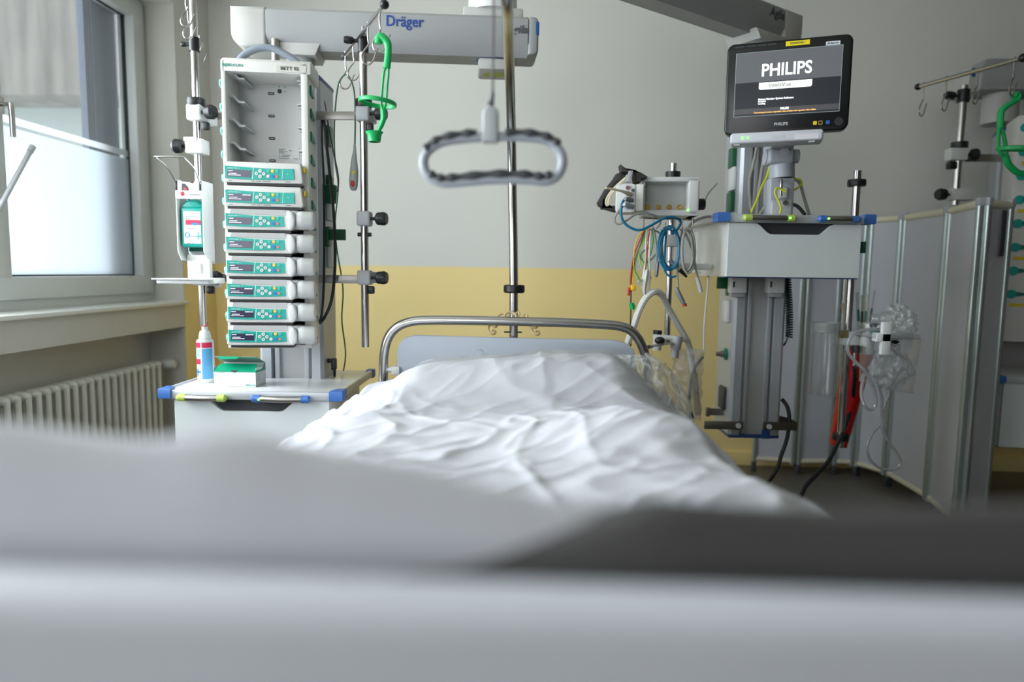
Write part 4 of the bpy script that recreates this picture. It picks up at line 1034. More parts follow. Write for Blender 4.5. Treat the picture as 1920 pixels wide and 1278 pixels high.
c = M_(1472, 380, MY-.035); part('ground_stud', MB().disc((c.x, MY-.03, c.z), .009, .012), BRUSH, t, True)
# monitor
bl, br, tl = P(1357, 254, 2.52), P(1590, 247, 2.40), P(1362, 83, 2.52)
MW = math.hypot(br.x-bl.x, br.y-bl.y); MH = (tl.z-bl.z)*.995; mrz = math.atan2(br.y-bl.y, br.x-bl.x)
t = thing('monitor', 'black flat patient monitor showing a white PHILIPS start screen, on the grey mount', 'monitor', (bl.x, bl.y, bl.z), mrz)
part('bezel', MB().prism(rr(0, MW, 0, MH, .024, 7), 'xz', 0, .05, .006, 3), mat('monitor_black', (10, 12, 15), .3), t)
part('rear_housing', MB().prism(rr(.03, MW-.03, .03, MH-.03, .02), 'xz', .05, .10, .01, 2), DGREY, t)
part('lower_housing', MB().box(.022, MW-.075, .0, .10, -.030, .012, .008, 3), mat('monitor_lightgrey', (196, 198, 204), .4), t)
for xa in (.035, MW-.12): part('foot_pad', MB().box(xa, xa+.02, .01, .03, -.035, -.03), LGREY, t)
part('type_label', MB().box(MW-.165, MW-.09, -.0012, 0, -.026, -.008), mat('label_grey', (206, 206, 210), .5), t)
o = part('door_cover', MB().box(MW*.40, MW*.40+.04, -.001, 0, -.020, -.008), mat('monitor_lightgrey2', (186, 188, 194), .4), t)
for xa, r_ in ((.052, .0045), (.070, .003)):
    part('status_led', MB().disc((xa+.012, -.0005, -.012), r_, .001), mat('led_green', (70, 240, 60), .4, emit=4), t)
sx0, sx1 = MW*.075, MW*.925; sz0, sz1 = MH*.195, MH*.892; SWW = sx1-sx0; SHH = sz1-sz0
def em(name, rgb, e=1): return mat(name, rgb, .3, noise_amt=.0, emit=e)
S0 = part('screen', MB().box(sx0, sx1, -.0012, 0, sz0, sz1), em('screen_border', (120, 130, 132), .30), t)
def sc(name, u0, u1, v0, v1, m_, d=.0006, par=S0, rad=0):
    x0_, x1_ = sx0+SWW*u0, sx0+SWW*u1; z0_, z1_ = sz0+SHH*v0, sz0+SHH*v1
    mb = MB().prism(rr(x0_, x1_, z0_, z1_, rad, 4, 'ab'), 'xz', -.0012-d, -.0008) if rad else MB().box(x0_, x1_, -.0012-d, -.0008, z0_, z1_)
    return part(name, mb, m_, par)
sc('screen_upper', .006, .994, .53, .992, em('screen_grey', (78, 80, 84), .42)); sc('screen_lower', .006, .994, .008, .53, em('screen_dark', (26, 28, 34), .35))
sc('screen_footer', .006, .994, .035, .12, em('screen_footer_grey', (62, 62, 64), .35), .0009)
WE = em('screen_white', (244, 248, 250), .46)
text('screen_logo', 'PHILIPS', .058, (sx0+SWW*.49, -.0022, sz0+SHH*.695), WE, S0, bold=.0012, sx=.88)
sc('screen_banner', .235, .735, .405, .515, em('screen_banner', (236, 240, 232), .42), .0012, rad=.006)
text('banner_text', 'IntelliVue', .019, (sx0+SWW*.435, -.0028, sz0+SHH*.462), INK, S0)
text('screen_text', 'Patient Monitor System Software', .0085, (sx0+SWW*.235, -.0022, sz0+SHH*.255), WE, S0, align='LEFT', bold=.0004)
text('screen_text', 'Revision\nLoading', .0075, (sx0+SWW*.235, -.0022, sz0+SHH*.205), WE, S0, align='LEFT', bold=.0003)
text('screen_text', 'PAUSE', .0095, (sx0+SWW*.49, -.0022, sz0+SHH*.095), WE, S0, bold=.0006)
text('screen_text', 'Überwachung fortsetzen: irgendeine Taste drücken oder irgendwo bitte wählen', .0062, (sx0+SWW*.49, -.0024, sz0+SHH*.05), em('screen_orange', (235, 170, 90), .45), S0, bold=.0003)
text('bezel_logo', 'PHILIPS', .014, (MW*.47, -.001, MH*.093), mat('silver_print', (170, 172, 176), .4), t, bold=.0005)
part('yellow_tape', MB().box(MW*.475, MW*.665, -.0012, 0, MH*.925, MH*.975), mat('bright_yellow_tape', (236, 214, 20), .5), t)
part('white_tape', MB().box(MW*.79, MW*.90, -.0012, 0, MH*.895, MH*.935), mat('white_tape', (206, 214, 222), .5), t)
text('tape_text', 'MONITOR 1', .009, (MW*.57, -.002, MH*.95), DGREY, t); text('tape_text', 'IN Betrieb', .008, (MW*.845, -.002, MH*.915), INK, t)
for xa, xb in ((.06, .14), (.155, .235), (.25, .32), (.33, .40)): part('lamp_slot', MB().box(MW*xa, MW*xb, -.001, 0, MH*.955, MH*.967), DGREY, t)
ib = MH*.085
part('alarm_key', MB().prism(rr(MW*.725, MW*.755, ib-.006, ib+.006, .002), 'xz', -.0012, 0), YEL, t)
m = MB(); m.box(MW*.768, MW*.798, -.0012, 0, ib+.0045, ib+.006); m.box(MW*.768, MW*.798, -.0012, 0, ib-.006, ib-.0045); m.box(MW*.768, MW*.771, -.0012, 0, ib-.006, ib+.006); m.box(MW*.795, MW*.798, -.0012, 0, ib-.006, ib+.006)
part('silence_key', m, YEL, t)
part('menu_key', MB().prism(rr(MW*.825, MW*.855, ib-.006, ib+.006, .002), 'xz', -.0012, 0), mat('key_blue', (24, 90, 170), .4), t)
part('power_key', MB().disc((MW*.925, 0, ib), .014, .003), BLACK, t)
q = P(1467, 268, MY)
part('neck', MB().box(q.x-.03, q.x+.03, 2.56, MY+.03, q.z-.004, q.z+.03, .006).box(q.x-.05, q.x+.05, 2.545, 2.57, q.z+.0, q.z+.12, .004), MG, FRM_ := bpy.data.objects['monitor_mount'], True)
# cables around the mount
def cab(name, pts, r, m_, label, cat='cable', group=None, res=6, end=()):
    return single(name, MB().tube([P(*q) for q in pts]+[Vector(e_) for e_ in end], r, 8, res=res), m_, label, cat, group)
gm = 'cables beside the monitor mount'
cab('cable', [(1422, 262, 2.8), (1412, 310, 2.8), (1405, 340, 2.78), (1406, 375, 2.76), (1410, 402, 2.75)], .006, CABG, 'grey cable farthest left of the monitor mount, bowing left', 'cable', gm)
cab('cable', [(1440, 266, 2.8), (1432, 300, 2.8), (1424, 350, 2.78), (1419, 403, 2.75)], .007, CABG, 'thick grey cable running down left of the monitor mount, nearly straight', 'cable', gm)
cab('cable', [(1445, 305, 2.76), (1442, 345, 2.74), (1438, 378, 2.73), (1424, 402, 2.72)], .0055, CABG, 'grey cable hugging the left side of the monitor mount', 'cable', gm)
YG = mat('yellow_green_wire', (196, 204, 30), .45)
cab('ground_wire', [(1444, 306, 2.72), (1438, 330, 2.71), (1428, 350, 2.7), (1420, 372, 2.68), (1408, 398, 2.67)], .0038, YG, 'long yellow-green wire slanting down left of the monitor mount', 'wire')
cab('ground_wire', [(1474, 360, 2.62), (1458, 352, 2.62), (1453, 362, 2.62), (1459, 375, 2.62), (1464, 390, 2.62), (1462, 400, 2.62)], .0038, YG, 'short yellow-green wire curling in front of the mount post', 'wire')
cab('ground_wire', [(1488, 335, 2.74), (1500, 337, 2.73), (1503, 345, 2.73), (1496, 352, 2.73), (1489, 356, 2.74)], .0038, YG, 'yellow-green wire loop sticking out right of the monitor mount', 'wire')
cab('cable', [(1488, 334, 2.78), (1500, 345, 2.77), (1508, 372, 2.76), (1517, 402, 2.74)], .006, CABG, 'grey cable dropping down right of the monitor mount', 'cable', gm)
cab('cable', [(1487, 383, 2.78), (1497, 388, 2.77), (1509, 402, 2.74)], .007, DGREY, 'short dark cable at the foot of the monitor mount, right side', 'cable', gm)
# right pole through the shelf
RPY = 2.88
xp = P(1590, 600, RPY).x
t = pole('infusion_pole', 'steel pole with two black rings rising behind the right end of the drawer shelf', None, RPY, zat(1606, 320, RPY), zat(1575, 838, RPY), .0155, xp)
zb = t.location.z
for px, py, r_ in ((1605, 343, .034), (1576, 818, .032)):
    z_ = zat(px, py, RPY)-zb; part('stop_ring', MB().lathe([(.015, -.013), (r_, -.013), (r_+.002, 0), (r_, .013), (.015, .013)], Matrix.Translation((0, 0, z_))), BLACK, t)
zc_ = zat(1590, 632, RPY)
cpt = Vector((xp, RPY, zc_))
c = part('rail_clamp', MB().box(xp-.03, xp+.042, RPY-.035, RPY+.03, zc_-.030, zc_+.026, .004), WHITE, t, True)
m = MB(); knob(m, (xp+.045, RPY-.03, zc_), (.3, -1, 0), .026, .03); part('clamp_knob', m, BLACK, c, True)
r0, r1 = P(1604, 627, RPY-.02), P(1679, 641, 2.62)
rail = part('rail', MB().tube([r0, r1], .0165, 4, flat=.3), BRUSH, t, True)
part('rail_end', MB().tube([r1+(r1-r0)*-.06, r1+(r1-r0)*.01], .0185, 4, flat=.4), BLACK, rail, True)
# clear tube holder on the left of that pole
q = P(1544, 700, RPY-.02); t = thing('catheter_tube', 'empty clear plastic cylinder held left of the right-hand pole by a brown clip', 'cylinder', (q.x, RPY-.02, zat(1544, 738, RPY)))
a_, b_ = zat(1544, 738, RPY), zat(1548, 604, RPY); R_ = 24*RPY/1280
m = MB(); h_ = b_-a_; m.lathe([(0, 0), (R_-.002, 0), (R_, .003), (R_, h_), (R_-.0015, h_), (R_-.0015, .004), (0, .004)], None, 40); part('cylinder', m, CLEAR, t)
part('rim_band', MB().lathe([(R_+.001, h_-.036), (R_+.002, h_-.034), (R_+.002, h_), (R_+.0005, h_), (R_+.0005, h_-.036)], None, 40), film('clear_rim', (225, 228, 226), .3, .2, .1), t)
part('clip', MB().box(R_*.7, R_+.03, -.02, .0, h_-.060, h_-.03, .003), mat('olive_clip', (132, 120, 84), .4), t)
# red quiver behind the pole
a_, b_ = P(1571, 834, RPY+.12), P(1612, 652, RPY+.12); d_ = (b_-a_); L_ = d_.length
Mq = Matrix.Translation(a_) @ d_.to_track_quat('Z', 'Y').to_matrix().to_4x4()
m = MB(); r0_, r1_ = 20*RPY/1280, 32*RPY/1280
m.lathe([(0, 0), (r0_, 0), (r1_, L_), (r1_-.003, L_), (r0_-.003, .004), (0, .004)], Mq, 32, .8); t = single('holder_tube', m, mat('glossy_red', (196, 14, 26), .25), 'long red tapering tube leaning behind the right-hand steel pole', 'holder tube', origin=a_)
# catheter packs standing in the red tube
gp = 'wrapped catheters standing in the red tube'
PAPR = mat('wrapper_paper', (206, 202, 190), .6); WRAP = film('clear_wrapper', (222, 228, 226), .35, .2, .1, bump=.6)
for i, (xa, ya_, xb, w_, c_) in enumerate(((1578, 568, 1600, .03, PAPR), (1603, 548, 1612, .022, WRAP), (1613, 553, 1614, .02, WRAP), (1622, 552, 1619, .02, WRAP), (1636, 545, 1622, .022, WRAP))):
    p0_, p1_ = P(xb, 660, RPY+.12), P(xa+4, ya_, RPY+.10+.01*i); dd = p1_-p0_
    Mc = Matrix.Translation(p0_) @ dd.to_track_quat('Z', 'Y').to_matrix().to_4x4() @ Matrix.Rotation(PI/2+.2*i, 4, 'Z')
    t = thing('catheter_pack', ['paper-backed', 'clear-wrapped', 'clear-wrapped', 'clear-wrapped', 'clear-wrapped'][i]+' catheter pack in the red tube, '+['leftmost, beige and pointed', 'hidden close behind the pole', 'third from the left, upright', 'fourth from the left, green tip mid-height', 'rightmost, leaning furthest right'][i], 'catheter pack', p0_, 0, gp)
    part('wrapper', MB().box(-w_/2, w_/2, -.0015, .0015, 0, dd.length, .001, 1, M=Matrix.Translation(p0_) @ (Matrix.Translation(-p0_) @ Mc)), c_, t, True)
    if i: part('green_connector', MB().box(-.006, .006, -.004, .004, dd.length*.52, dd.length*.72, .002, 1, M=Mc), TEALD if i != 2 else DGREY, t, True)
# suction jar bracket and clear box on the rail
t = thing('gas_outlet_block', 'white and chrome regulator block with teal ring hanging on the rail by the pole', 'regulator', P(1625, 660, 2.8))
q = P(1626, 640, 2.80); part('body', MB().tube([q+Vector((0, 0, -.05)), q+Vector((0, 0, .01)), q+Vector((0, 0, .035))], [.026, .026, .02], 20), WHITE, t, True)
part('teal_ring', MB().tube([P(1642, 622, 2.76), P(1642, 617, 2.76)], .026, 20), TEAL, t, True)
part('dark_ring', MB().tube([P(1640, 612, 2.76), P(1640, 607, 2.76)], .018, 20), DGREY, t, True)
part('glass_dome', MB().ball(P(1640, 597, 2.76), .024, (1, 1, .8)), CLEAR, t, True)
part('side_port', MB().tube([P(1629, 637, 2.78), P(1629, 607, 2.78)], .012, 14), WHITE, t, True)
part('valve_body', MB().tube([P(1607, 648, 2.78), P(1607, 660, 2.78)], .020, 18), BLACK, t, True)
part('valve_stem', MB().tube([P(1603, 660, 2.78), P(1602, 685, 2.78)], .007, 12), BRUSH, t, True)
t = thing('waste_box', 'clear plastic box with lid on the rail right of the pole, full of crumpled film', 'box', P(1680, 734, 2.68))
lidz = zat(1680, 632, 2.64)
p_ = [P(1634, 632, 2.64), P(1724, 634, 2.64), P(1708, 736, 2.64), P(1632, 722, 2.64)]
m = MB(); m.prism([(v.x, v.z) for v in (p_[0], p_[1], p_[2], P(1680, 733, 2.64), p_[3])], 'xz', 2.62, 2.74, .006, 2); part('box_body', m, CLEAR, t, True)
a_, b_ = P(1640, 622, 2.61), P(1725, 636, 2.61); part('lid', MB().box(a_.x, b_.x, 2.605, 2.75, b_.z, a_.z-.006, .004), film('lid_clear', (214, 218, 220), .35, .2, .1), t, True)
a_, b_ = P(1651, 603, 2.62), P(1664, 664, 2.62); part('hanger', MB().box(a_.x, b_.x, 2.60, 2.62, b_.z, a_.z, .003).box(a_.x-.02, b_.x, 2.60, 2.64, zat(1655, 640, 2.62), zat(1655, 624, 2.62), .003), WHITE, t, True)
def crump(cx_, cy_, cz_, rx, ry, rz, sd):
    def fn(u, v):
        th, ph = 2*PI*u, PI*v; d = Vector((math.cos(th)*math.sin(ph), math.sin(th)*math.sin(ph), math.cos(ph)))
        k = 1+.45*noise.noise(d*2.2+Vector((sd, 0, 0)))+.30*abs(noise.noise(d*3.5+Vector((sd, 2, 0))))+.06*noise.noise(d*9+Vector((sd, 4, 0)))
        return Vector((cx_+d.x*rx*k, cy_+d.y*ry*k, cz_+d.z*rz*k))
    return fn
q = P(1684, 606, 2.68); q2 = P(1672, 690, 2.68)
single('crumpled_wrap', MB().grid(crump(q.x, 2.68, q.z, .058, .05, .062, 3), 90, 60), BAG, 'ball of crumpled clear wrap bulging out of the top of the clear box', 'plastic wrap', ang=180)
single('crumpled_wrap', MB().grid(crump(q2.x, 2.68, q2.z, .062, .045, .07, 8), 90, 60), BAG, 'crumpled clear film lying inside the clear box on the rail', 'plastic wrap', ang=180)
TUB = film('milky_tubing', (206, 206, 214), .55, .2, .12)
m = MB().tube([P(1650, 618, 2.7), P(1620, 618, 2.7), P(1600, 626, 2.7), P(1590, 645, 2.7), P(1592, 663, 2.7), P(1606, 680, 2.7), P(1625, 700, 2.7), P(1640, 735, 2.7), P(1642, 758, 2.7), P(1632, 768, 2.7), P(1620, 758, 2.7), P(1615, 735, 2.72), P(1620, 700, 2.74)], .0065, 10, res=6)
single('suction_tube', m, TUB, 'milky suction tube looping from the regulator down over the red tube', 'tube')
m = MB().tube([P(1648, 722, 2.72), P(1654, 750, 2.72), P(1653, 780, 2.72), P(1655, 805, 2.72), P(1668, 830, 2.72), P(1682, 850, 2.72), P(1688, 868, 2.72), P(1675, 880, 2.72), P(1652, 878, 2.72), P(1632, 862, 2.72), P(1626, 840, 2.72), P(1634, 815, 2.73), P(1650, 795, 2.74), P(1656, 770, 2.74), P(1668, 735, 2.74)], .0055, 10, res=6)
single('suction_tube', m, TUB, 'milky tube hanging in a long loop below the clear box', 'tube')
cab('hose', [(1602, 688, 2.84), (1603, 710, 2.9), (1597, 760, 2.96), (1585, 800, 2.9), (1570, 832, 2.8), (1552, 866, 2.7), (1530, 890, 2.65), (1500, 935, 2.6)], .0085, CABK, 'black hose running down past the red tube to the floor side of the bed', 'hose', end=[(1.0, 2.55, .10), (.9, 2.45, .012), (.7, 2.4, .012)])
cab('hose', [(1466, 748, 2.98), (1476, 762, 2.96), (1480, 785, 2.95), (1476, 820, 2.94), (1466, 850, 2.93), (1450, 890, 2.9)], .0085, CABK, 'black hose leaving the lower right flank of the supply column under the steel rail', 'hose', end=[(.92, 2.95, .15), (.88, 3.05, .012), (.86, 3.3, .012)])
# black spiral cord beside the column
m = MB(); pts = []
for k in range(24*10+1):
    f = k/240; c = P(1476+4*math.sin(f*2.2), 520+112*f, 2.93); an = f*2*PI*24
    pts.append(c+Vector((math.cos(an)*.013, math.sin(an)*.013, 0)))
m.tube(pts, .0034, 6); m.tube([P(1477, 630, 2.93), P(1474, 640, 2.93), P(1469, 648, 2.95)], .0034, 6)
single('spiral_cord', m, GREEND if False else mat('black_green_cord', (14, 40, 32), .4), 'dark spiral cord hanging along the right flank of the supply column', 'cord')

# ---------------------------------------------------------------- module rack on the middle pole
CY = 2.74
xp = P(1258, 430, CY).x
t = pole('infusion_pole', 'steel pole carrying the white module rack right of the bed, tip poking out on top', None, CY, zat(1263, 306, CY), zat(1245, 645, CY), .0125, xp); zb = t.location.z
z_ = zat(1261, 328, CY)-zb; part('stop_ring', MB().cyl((0, 0, z_-.012), (0, 0, z_+.012), .029), BLACK, t)
z_ = zat(1256, 452, CY)-zb; part('clamp', MB().box(-.027, .027, -.028, .028, z_-.022, z_+.025, .006), WHITE, t)
z_ = zat(1275, 500, CY)-zb; part('support_arm', MB().box(-.012, .17, .02, .05, z_-.01, z_+.014, .003), WHITE, t)
q0, q1 = P(1204, 404, 2.64), P(1312, 332, 2.64); FX = P(1289, 370, 2.64).x
t = thing('module_rack', 'white open-front module rack with four gold contacts on the pole beside the bed', 'module rack', (q0.x, 2.64, q0.z), math.radians(-3))
w_, h_ = q1.x-q0.x, q1.z-q0.z; ox = FX-q0.x
m = MB(); m.box(0, w_, 0, .15, h_-.018, h_, .004); m.box(0, w_, 0, .15, 0, .022, .004); m.box(0, .008, 0, .15, .004, h_-.004, .002); m.box(ox, w_, 0, .15, 0, h_, .008, 3)
part('housing', m, WHITE, t); part('bay_back', MB().box(.004, ox+.004, .09, .15, .01, h_-.01), mat('bay_grey', (204, 206, 204), .45), t)
for k in range(4):
    xg = .030+k*.0405; m = MB(); m.disc((xg, .09, .040), .0105, .004, 20); o = part('contact', m, GOLD, t); part('contact_core', MB().disc((xg, .086, .040), .005, .003, 14), mat('gold_core', (240, 205, 130), .25, .7), o)
part('status_led', MB().disc((ox+.002, 0, .022), .004, .001, 12), MATS['led_green'], t)
m = MB(); m.lathe([(0, 0), (.018, 0), (.022, .004), (.022, .028), (.018, .034), (0, .036)], Matrix.Translation((w_, .07, .05)) @ Matrix.Rotation(PI/2, 4, 'Y'), 20); part('side_knob', m, BLACK, t)
t = thing('measurement_module', 'small white plug-in module with round sockets at the left end of the module rack', 'module', P(1172, 398, 2.56), math.radians(-12))
q0, q1 = P(1152, 396, 2.56), P(1191, 343, 2.56); mw, mh = q1.x-q0.x, q1.z-q0.z
m = MB(); m.prism(rr(-mw/2, mw/2, 0, mh, .010, 4), 'xz', 0, .11, .004, 2); part('casing', m, WHITE, t); part('side_slot', MB().box(mw/2, mw/2+.028, .004, .11, .006, mh-.001, .003), OFFW, t)
for nm, u, v, r_, m_ in (('pressure_socket', .1, .86, .0095, mat('wine_red_socket', (120, 50, 70), .4)), ('small_socket', .36, .77, .006, DGREY), ('lead_socket', .15, .58, .009, BEIGE), ('lead_socket', .1, .36, .009, MGREY), ('lead_socket', .08, .18, .009, LGREY)):
    c = part(nm, MB().disc((mw*u, 0, mh*v), r_, .004, 20), LGREY if nm != 'small_socket' else DGREY, t); part('socket_core', MB().disc((mw*u, -.003, mh*v), r_*.7, .003, 16), m_, c)
def local_cable(pts, r, m_, label, group=None, name='cable', cat='cable'):
    return cab(name, pts, r, m_, label, cat, group)
CB = mat('cream_cable', (214, 204, 178), .45)
single('plug', MB().tube([P(1183, 364, 2.55), P(1178, 363, 2.53), P(1165, 358, 2.50), P(1136, 352, 2.47)], [.0085, .0085, .0045, .004], 10, res=3), CB, 'cream plug and lead sticking out to the left of the plug-in module', 'plug')
cab('cable', [(1180, 374, 2.54), (1172, 373, 2.52), (1166, 383, 2.51), (1165, 405, 2.51), (1173, 420, 2.51), (1190, 430, 2.51), (1205, 430, 2.51), (1225, 420, 2.52), (1245, 409, 2.53), (1262, 407, 2.54), (1274, 412, 2.55), (1276, 420, 2.57), (1268, 432, 2.6), (1260, 438, 2.62)], .0048, CABB, 'petrol-blue lead sweeping in a wide arc below the module rack')
cab('cable', [(1181, 385, 2.54), (1172, 385, 2.52), (1160, 395, 2.52), (1152, 412, 2.52), (1160, 420, 2.52), (1175, 413, 2.52), (1192, 402, 2.53), (1212, 400, 2.54), (1232, 406, 2.56), (1238, 418, 2.58), (1230, 428, 2.6)], .0038, CABG, 'thin grey lead looping under the plug-in module')
single('plug', MB().tube([P(1184, 375, 2.55), P(1178, 374, 2.52), P(1172, 372, 2.50)], [.009, .0085, .006], 12, res=2), MGREY, 'grey plug in the middle socket of the plug-in module, blue lead attached', 'plug')
single('plug', MB().tube([P(1185, 387, 2.55), P(1178, 386, 2.52), P(1170, 383, 2.50)], [.010, .009, .007], 12, res=2), LGREY, 'pale grey plug in the lowest socket of the plug-in module', 'plug')
# blood pressure cuff
def pxpoly(pts, Y): return [(P(a_, b_, Y).x, P(a_, b_, Y).z) for a_, b_ in pts]
t = thing('pressure_cuff', 'folded charcoal blood pressure cuff with beige hose hanging behind the plug-in module', 'cuff', P(1140, 396, 2.66))
def C5(pts): return [(1100+a_/4.735, 290+b_/4.735) for a_, b_ in pts]
m = MB(); m.prism(pxpoly(C5([(300, 160), (262, 168), (235, 210), (165, 298), (96, 420), (108, 448), (172, 480), (262, 506), (250, 452), (158, 452), (165, 400), (262, 270), (350, 210), (345, 175)]), 2.64), 'xz', 2.63, 2.70, .012, 3); part('cuff_sleeve', m, CUFF, t, True)
m = MB(); m.prism(pxpoly(C5([(298, 84), (340, 118), (420, 135), (480, 160), (540, 196), (528, 212), (486, 214), (480, 244), (428, 246), (416, 150), (350, 158), (310, 150)]), 2.62), 'xz', 2.61, 2.69, .008, 3); part('cuff_flap', m, CUFF, t, True)
m = MB(); m.prism(pxpoly(C5([(376, 142), (412, 142), (396, 244), (345, 246)]), 2.60), 'xz', 2.595, 2.615, .003, 2); part('strap', m, LGREY, t, True)
m = MB(); m.tube([P(*(C5([q_])[0]), 2.615) for q_ in ((350, 200), (260, 280), (200, 350), (172, 410), (180, 450), (205, 420), (220, 370), (262, 320))], .0042, 8, res=5)
m.tube([P(*(C5([q_])[0]), 2.612) for q_ in ((340, 215), (262, 300), (212, 360), (192, 420), (200, 446))], .0042, 8, res=5); part('air_hose', m, CB, t, True)
# hooks and hanging leads under the rack
def Q(cx_, cy_, Y=2.62): return (1100+cx_/4.735, 290+cy_/4.735, Y)
gl = 'leads hanging from the hooks under the module rack'
t = thing('hook_strip', 'row of thin metal hooks under the module rack for hanging leads', 'hooks', P(1250, 405, 2.68))
for cx_ in (506, 588, 700, 782, 850, 940):
    m = MB(); m.tube([P(*Q(cx_, 560 if cx_ != 700 else 600)), P(*Q(cx_, 640)), P(*Q(cx_-10, 672, 2.60)), P(*Q(cx_-22, 660, 2.585))], .0022, 8, res=3); part('hook', m, STEEL, t, True)
part('strip', MB().tube([P(*Q(495, 560, 2.66)), P(*Q(950, 575, 2.66))], .004, 8), STEEL, t, True)
YW = mat('yellow_wire', (236, 196, 20), .4); RW = mat('red_wire', (200, 30, 24), .4); GW = mat('green_wire', (70, 160, 40), .4); BW = mat('brown_wire', (84, 44, 30), .5)
def lead(pts, r, m_, label, name='lead_wire', res=6): return cab(name, [Q(*q_) for q_ in pts], r, m_, label, 'lead', gl, res)
lead([(520, 660), (480, 700), (450, 740), (425, 830), (418, 950), (412, 1050), (402, 1150), (395, 1180)], .0028, YW, 'yellow lead wire, outermost on the left, ending at the yellow clip')
lead([(515, 665), (490, 720), (455, 800), (420, 900), (400, 1000), (390, 1100), (388, 1180), (375, 1245)], .0026, RW, 'red lead wire hanging at far left, ending in a red tip')
lead([(525, 660), (500, 730), (470, 820), (440, 900), (412, 1000), (400, 1100), (395, 1200), (392, 1290)], .0026, BW, 'dark brown lead wire hanging just right of the yellow one')
lead([(530, 660), (500, 760), (460, 850), (435, 950), (430, 1020), (450, 1070), (480, 1120), (500, 1130)], .0028, GW, 'green lead wire curving to the small clear clip')
lead([(540, 660), (520, 740), (470, 850), (470, 930), (490, 1000), (500, 960), (520, 860), (545, 760), (555, 680)], .0028, LIME, 'pale lime lead wire making a loop behind the yellow one')
lead([(530, 650), (525, 800), (520, 950), (505, 1060), (495, 1100)], .0034, CABW, 'white lead falling straight from the leftmost hook')
lead([(560, 655), (545, 760), (535, 870), (530, 950), (520, 1020)], .0030, RW, 'orange-red lead wire between the white and green leads')
lead([(575, 655), (590, 740), (575, 850), (545, 950), (560, 1050), (570, 1100)], .0030, GW, 'green lead wire next to the second hook')
lead([(590, 650), (610, 760), (620, 880), (615, 960)], .0050, CABG, 'grey lead ending in the tall grey connector')
lead([(570, 660), (560, 800), (555, 950), (560, 1100), (550, 1200), (525, 1240)], .0040, CABW, 'white lead running down to the white pear-shaped connector')
lead([(600, 670), (640, 690), (650, 720), (640, 800), (600, 900), (520, 960), (480, 900), (500, 860), (560, 820)], .0028, CABGN, 'thin grey-green lead loop crossing the white leads')
t = single('electrode_clip', MB().box(*[v for v in (P(*Q(388, 1150)).x, P(*Q(432, 1150)).x)], 2.60, 2.62, P(*Q(400, 1205)).z, P(*Q(400, 1152)).z, .004), YW, 'yellow electrode clip at the end of the lead wires', 'clip')
t = single('electrode_clip', MB().tube([P(*Q(378, 1180)), P(*Q(372, 1250))], .005, 10), RW, 'red electrode tip just below the yellow clip', 'clip')
t = single('electrode_clip', MB().tube([P(1184, 568, 2.62), P(1186, 580, 2.62)], .010, 8).tube([P(1182, 574, 2.62), P(1191, 574, 2.62)], .006, 8), GREEN, 'small green electrode clip low on the dark wire', 'clip')
lead([(392, 1280), (392, 1400), (388, 1560), (392, 1700)], .0026, CABK, 'black lead wire hanging down to the headboard rail')
t = single('electrode_clip', MB().box(P(*Q(440, 1100)).x, P(*Q(495, 1100)).x, 2.595, 2.61, P(*Q(440, 1158)).z, P(*Q(440, 1100)).z, .004), CLEAR, 'clear square electrode clip beside the white leads', 'clip')
single('connector', MB().tube([P(*Q(628, 945)), P(*Q(626, 960)), P(*Q(618, 1060)), P(*Q(610, 1082))], [.007, .012, .011, .008], 12, res=2, flat=.7), MGREY, 'grey connector block hanging between the white and blue leads', 'connector')
single('connector', MB().tube([P(*Q(535, 1020)), P(*Q(525, 1080)), P(*Q(512, 1160)), P(*Q(510, 1215)), P(*Q(522, 1245))], [.009, .016, .016, .012, .006], 14, res=3, flat=.6), WHITE, 'white pear-shaped trunk connector with dark sockets below the colour-coded leads', 'connector')
def coil(cx_, cy_, w_, h_, n_, r, m_, label, sd, name='cable_coil', tail=None):
    m = MB(); random.seed(sd); pts = []
    for k in range(n_*14):
        a_ = 2*PI*k/14; j = k//14; jw = 1+.16*math.sin(j*2.1+sd); jh = 1+.07*math.cos(j*1.7+sd)
        pts.append(P(*Q(cx_+math.sin(a_)*w_*jw/2+6*math.sin(j*1.9), cy_-math.cos(a_)*h_*jh/2+6*math.cos(j), 2.60+.02*math.sin(a_*1.0+j)*.6+.004*j)))
    m.tube(pts, r, 7, res=2)
    if tail: m.tube([pts[-1]]+[P(*Q(*q_)) for q_ in tail], r, 7, res=4)
    return single(name, m, m_, label, 'cable coil')
coil(735, 830, 175, 370, 5, .0040, CABB, 'petrol-blue cable coiled on the middle hook under the module rack', 3, tail=[(690, 960), (700, 1040), (750, 1085), (795, 1075)])
coil(895, 850, 110, 370, 6, .0042, CABG, 'grey cable coiled on the right-hand hook under the module rack', 5, tail=[(940, 850), (955, 930), (975, 1040), (990, 1100)])
single('connector', MB().tube([P(*Q(975, 1085)), P(*Q(990, 1120)), P(*Q(1015, 1220))], [.005, .008, .008], 12), LGREY, 'slim grey plug hanging right of the grey cable coil', 'connector')
lead([(850, 660), (825, 800), (812, 950), (805, 1060), (808, 1130), (815, 1190)], .0040, CABG, 'grey lead dropping from between the blue and grey coils')
single('connector', MB().tube([P(1268, 538, 2.6), P(1271, 548, 2.6), P(1280, 565, 2.6), P(1282, 570, 2.6)], [.006, .014, .012, .008], 12, res=2, flat=.7), MGREY, 'grey sensor plug with red end hanging below the blue cable coil', 'connector')
single('connector', MB().tube([P(1283, 569, 2.6), P(1284, 574, 2.6)], .0085, 12), mat('brick_red', (170, 52, 40), .4), 'red end piece of the grey sensor plug below the blue coil', 'connector')
single('connector', MB().tube([P(*Q(735, 935)), P(*Q(795, 995))], [.009, .008], 12), MGREY, 'dark grey plug lying across the lower part of the blue coil', 'connector')
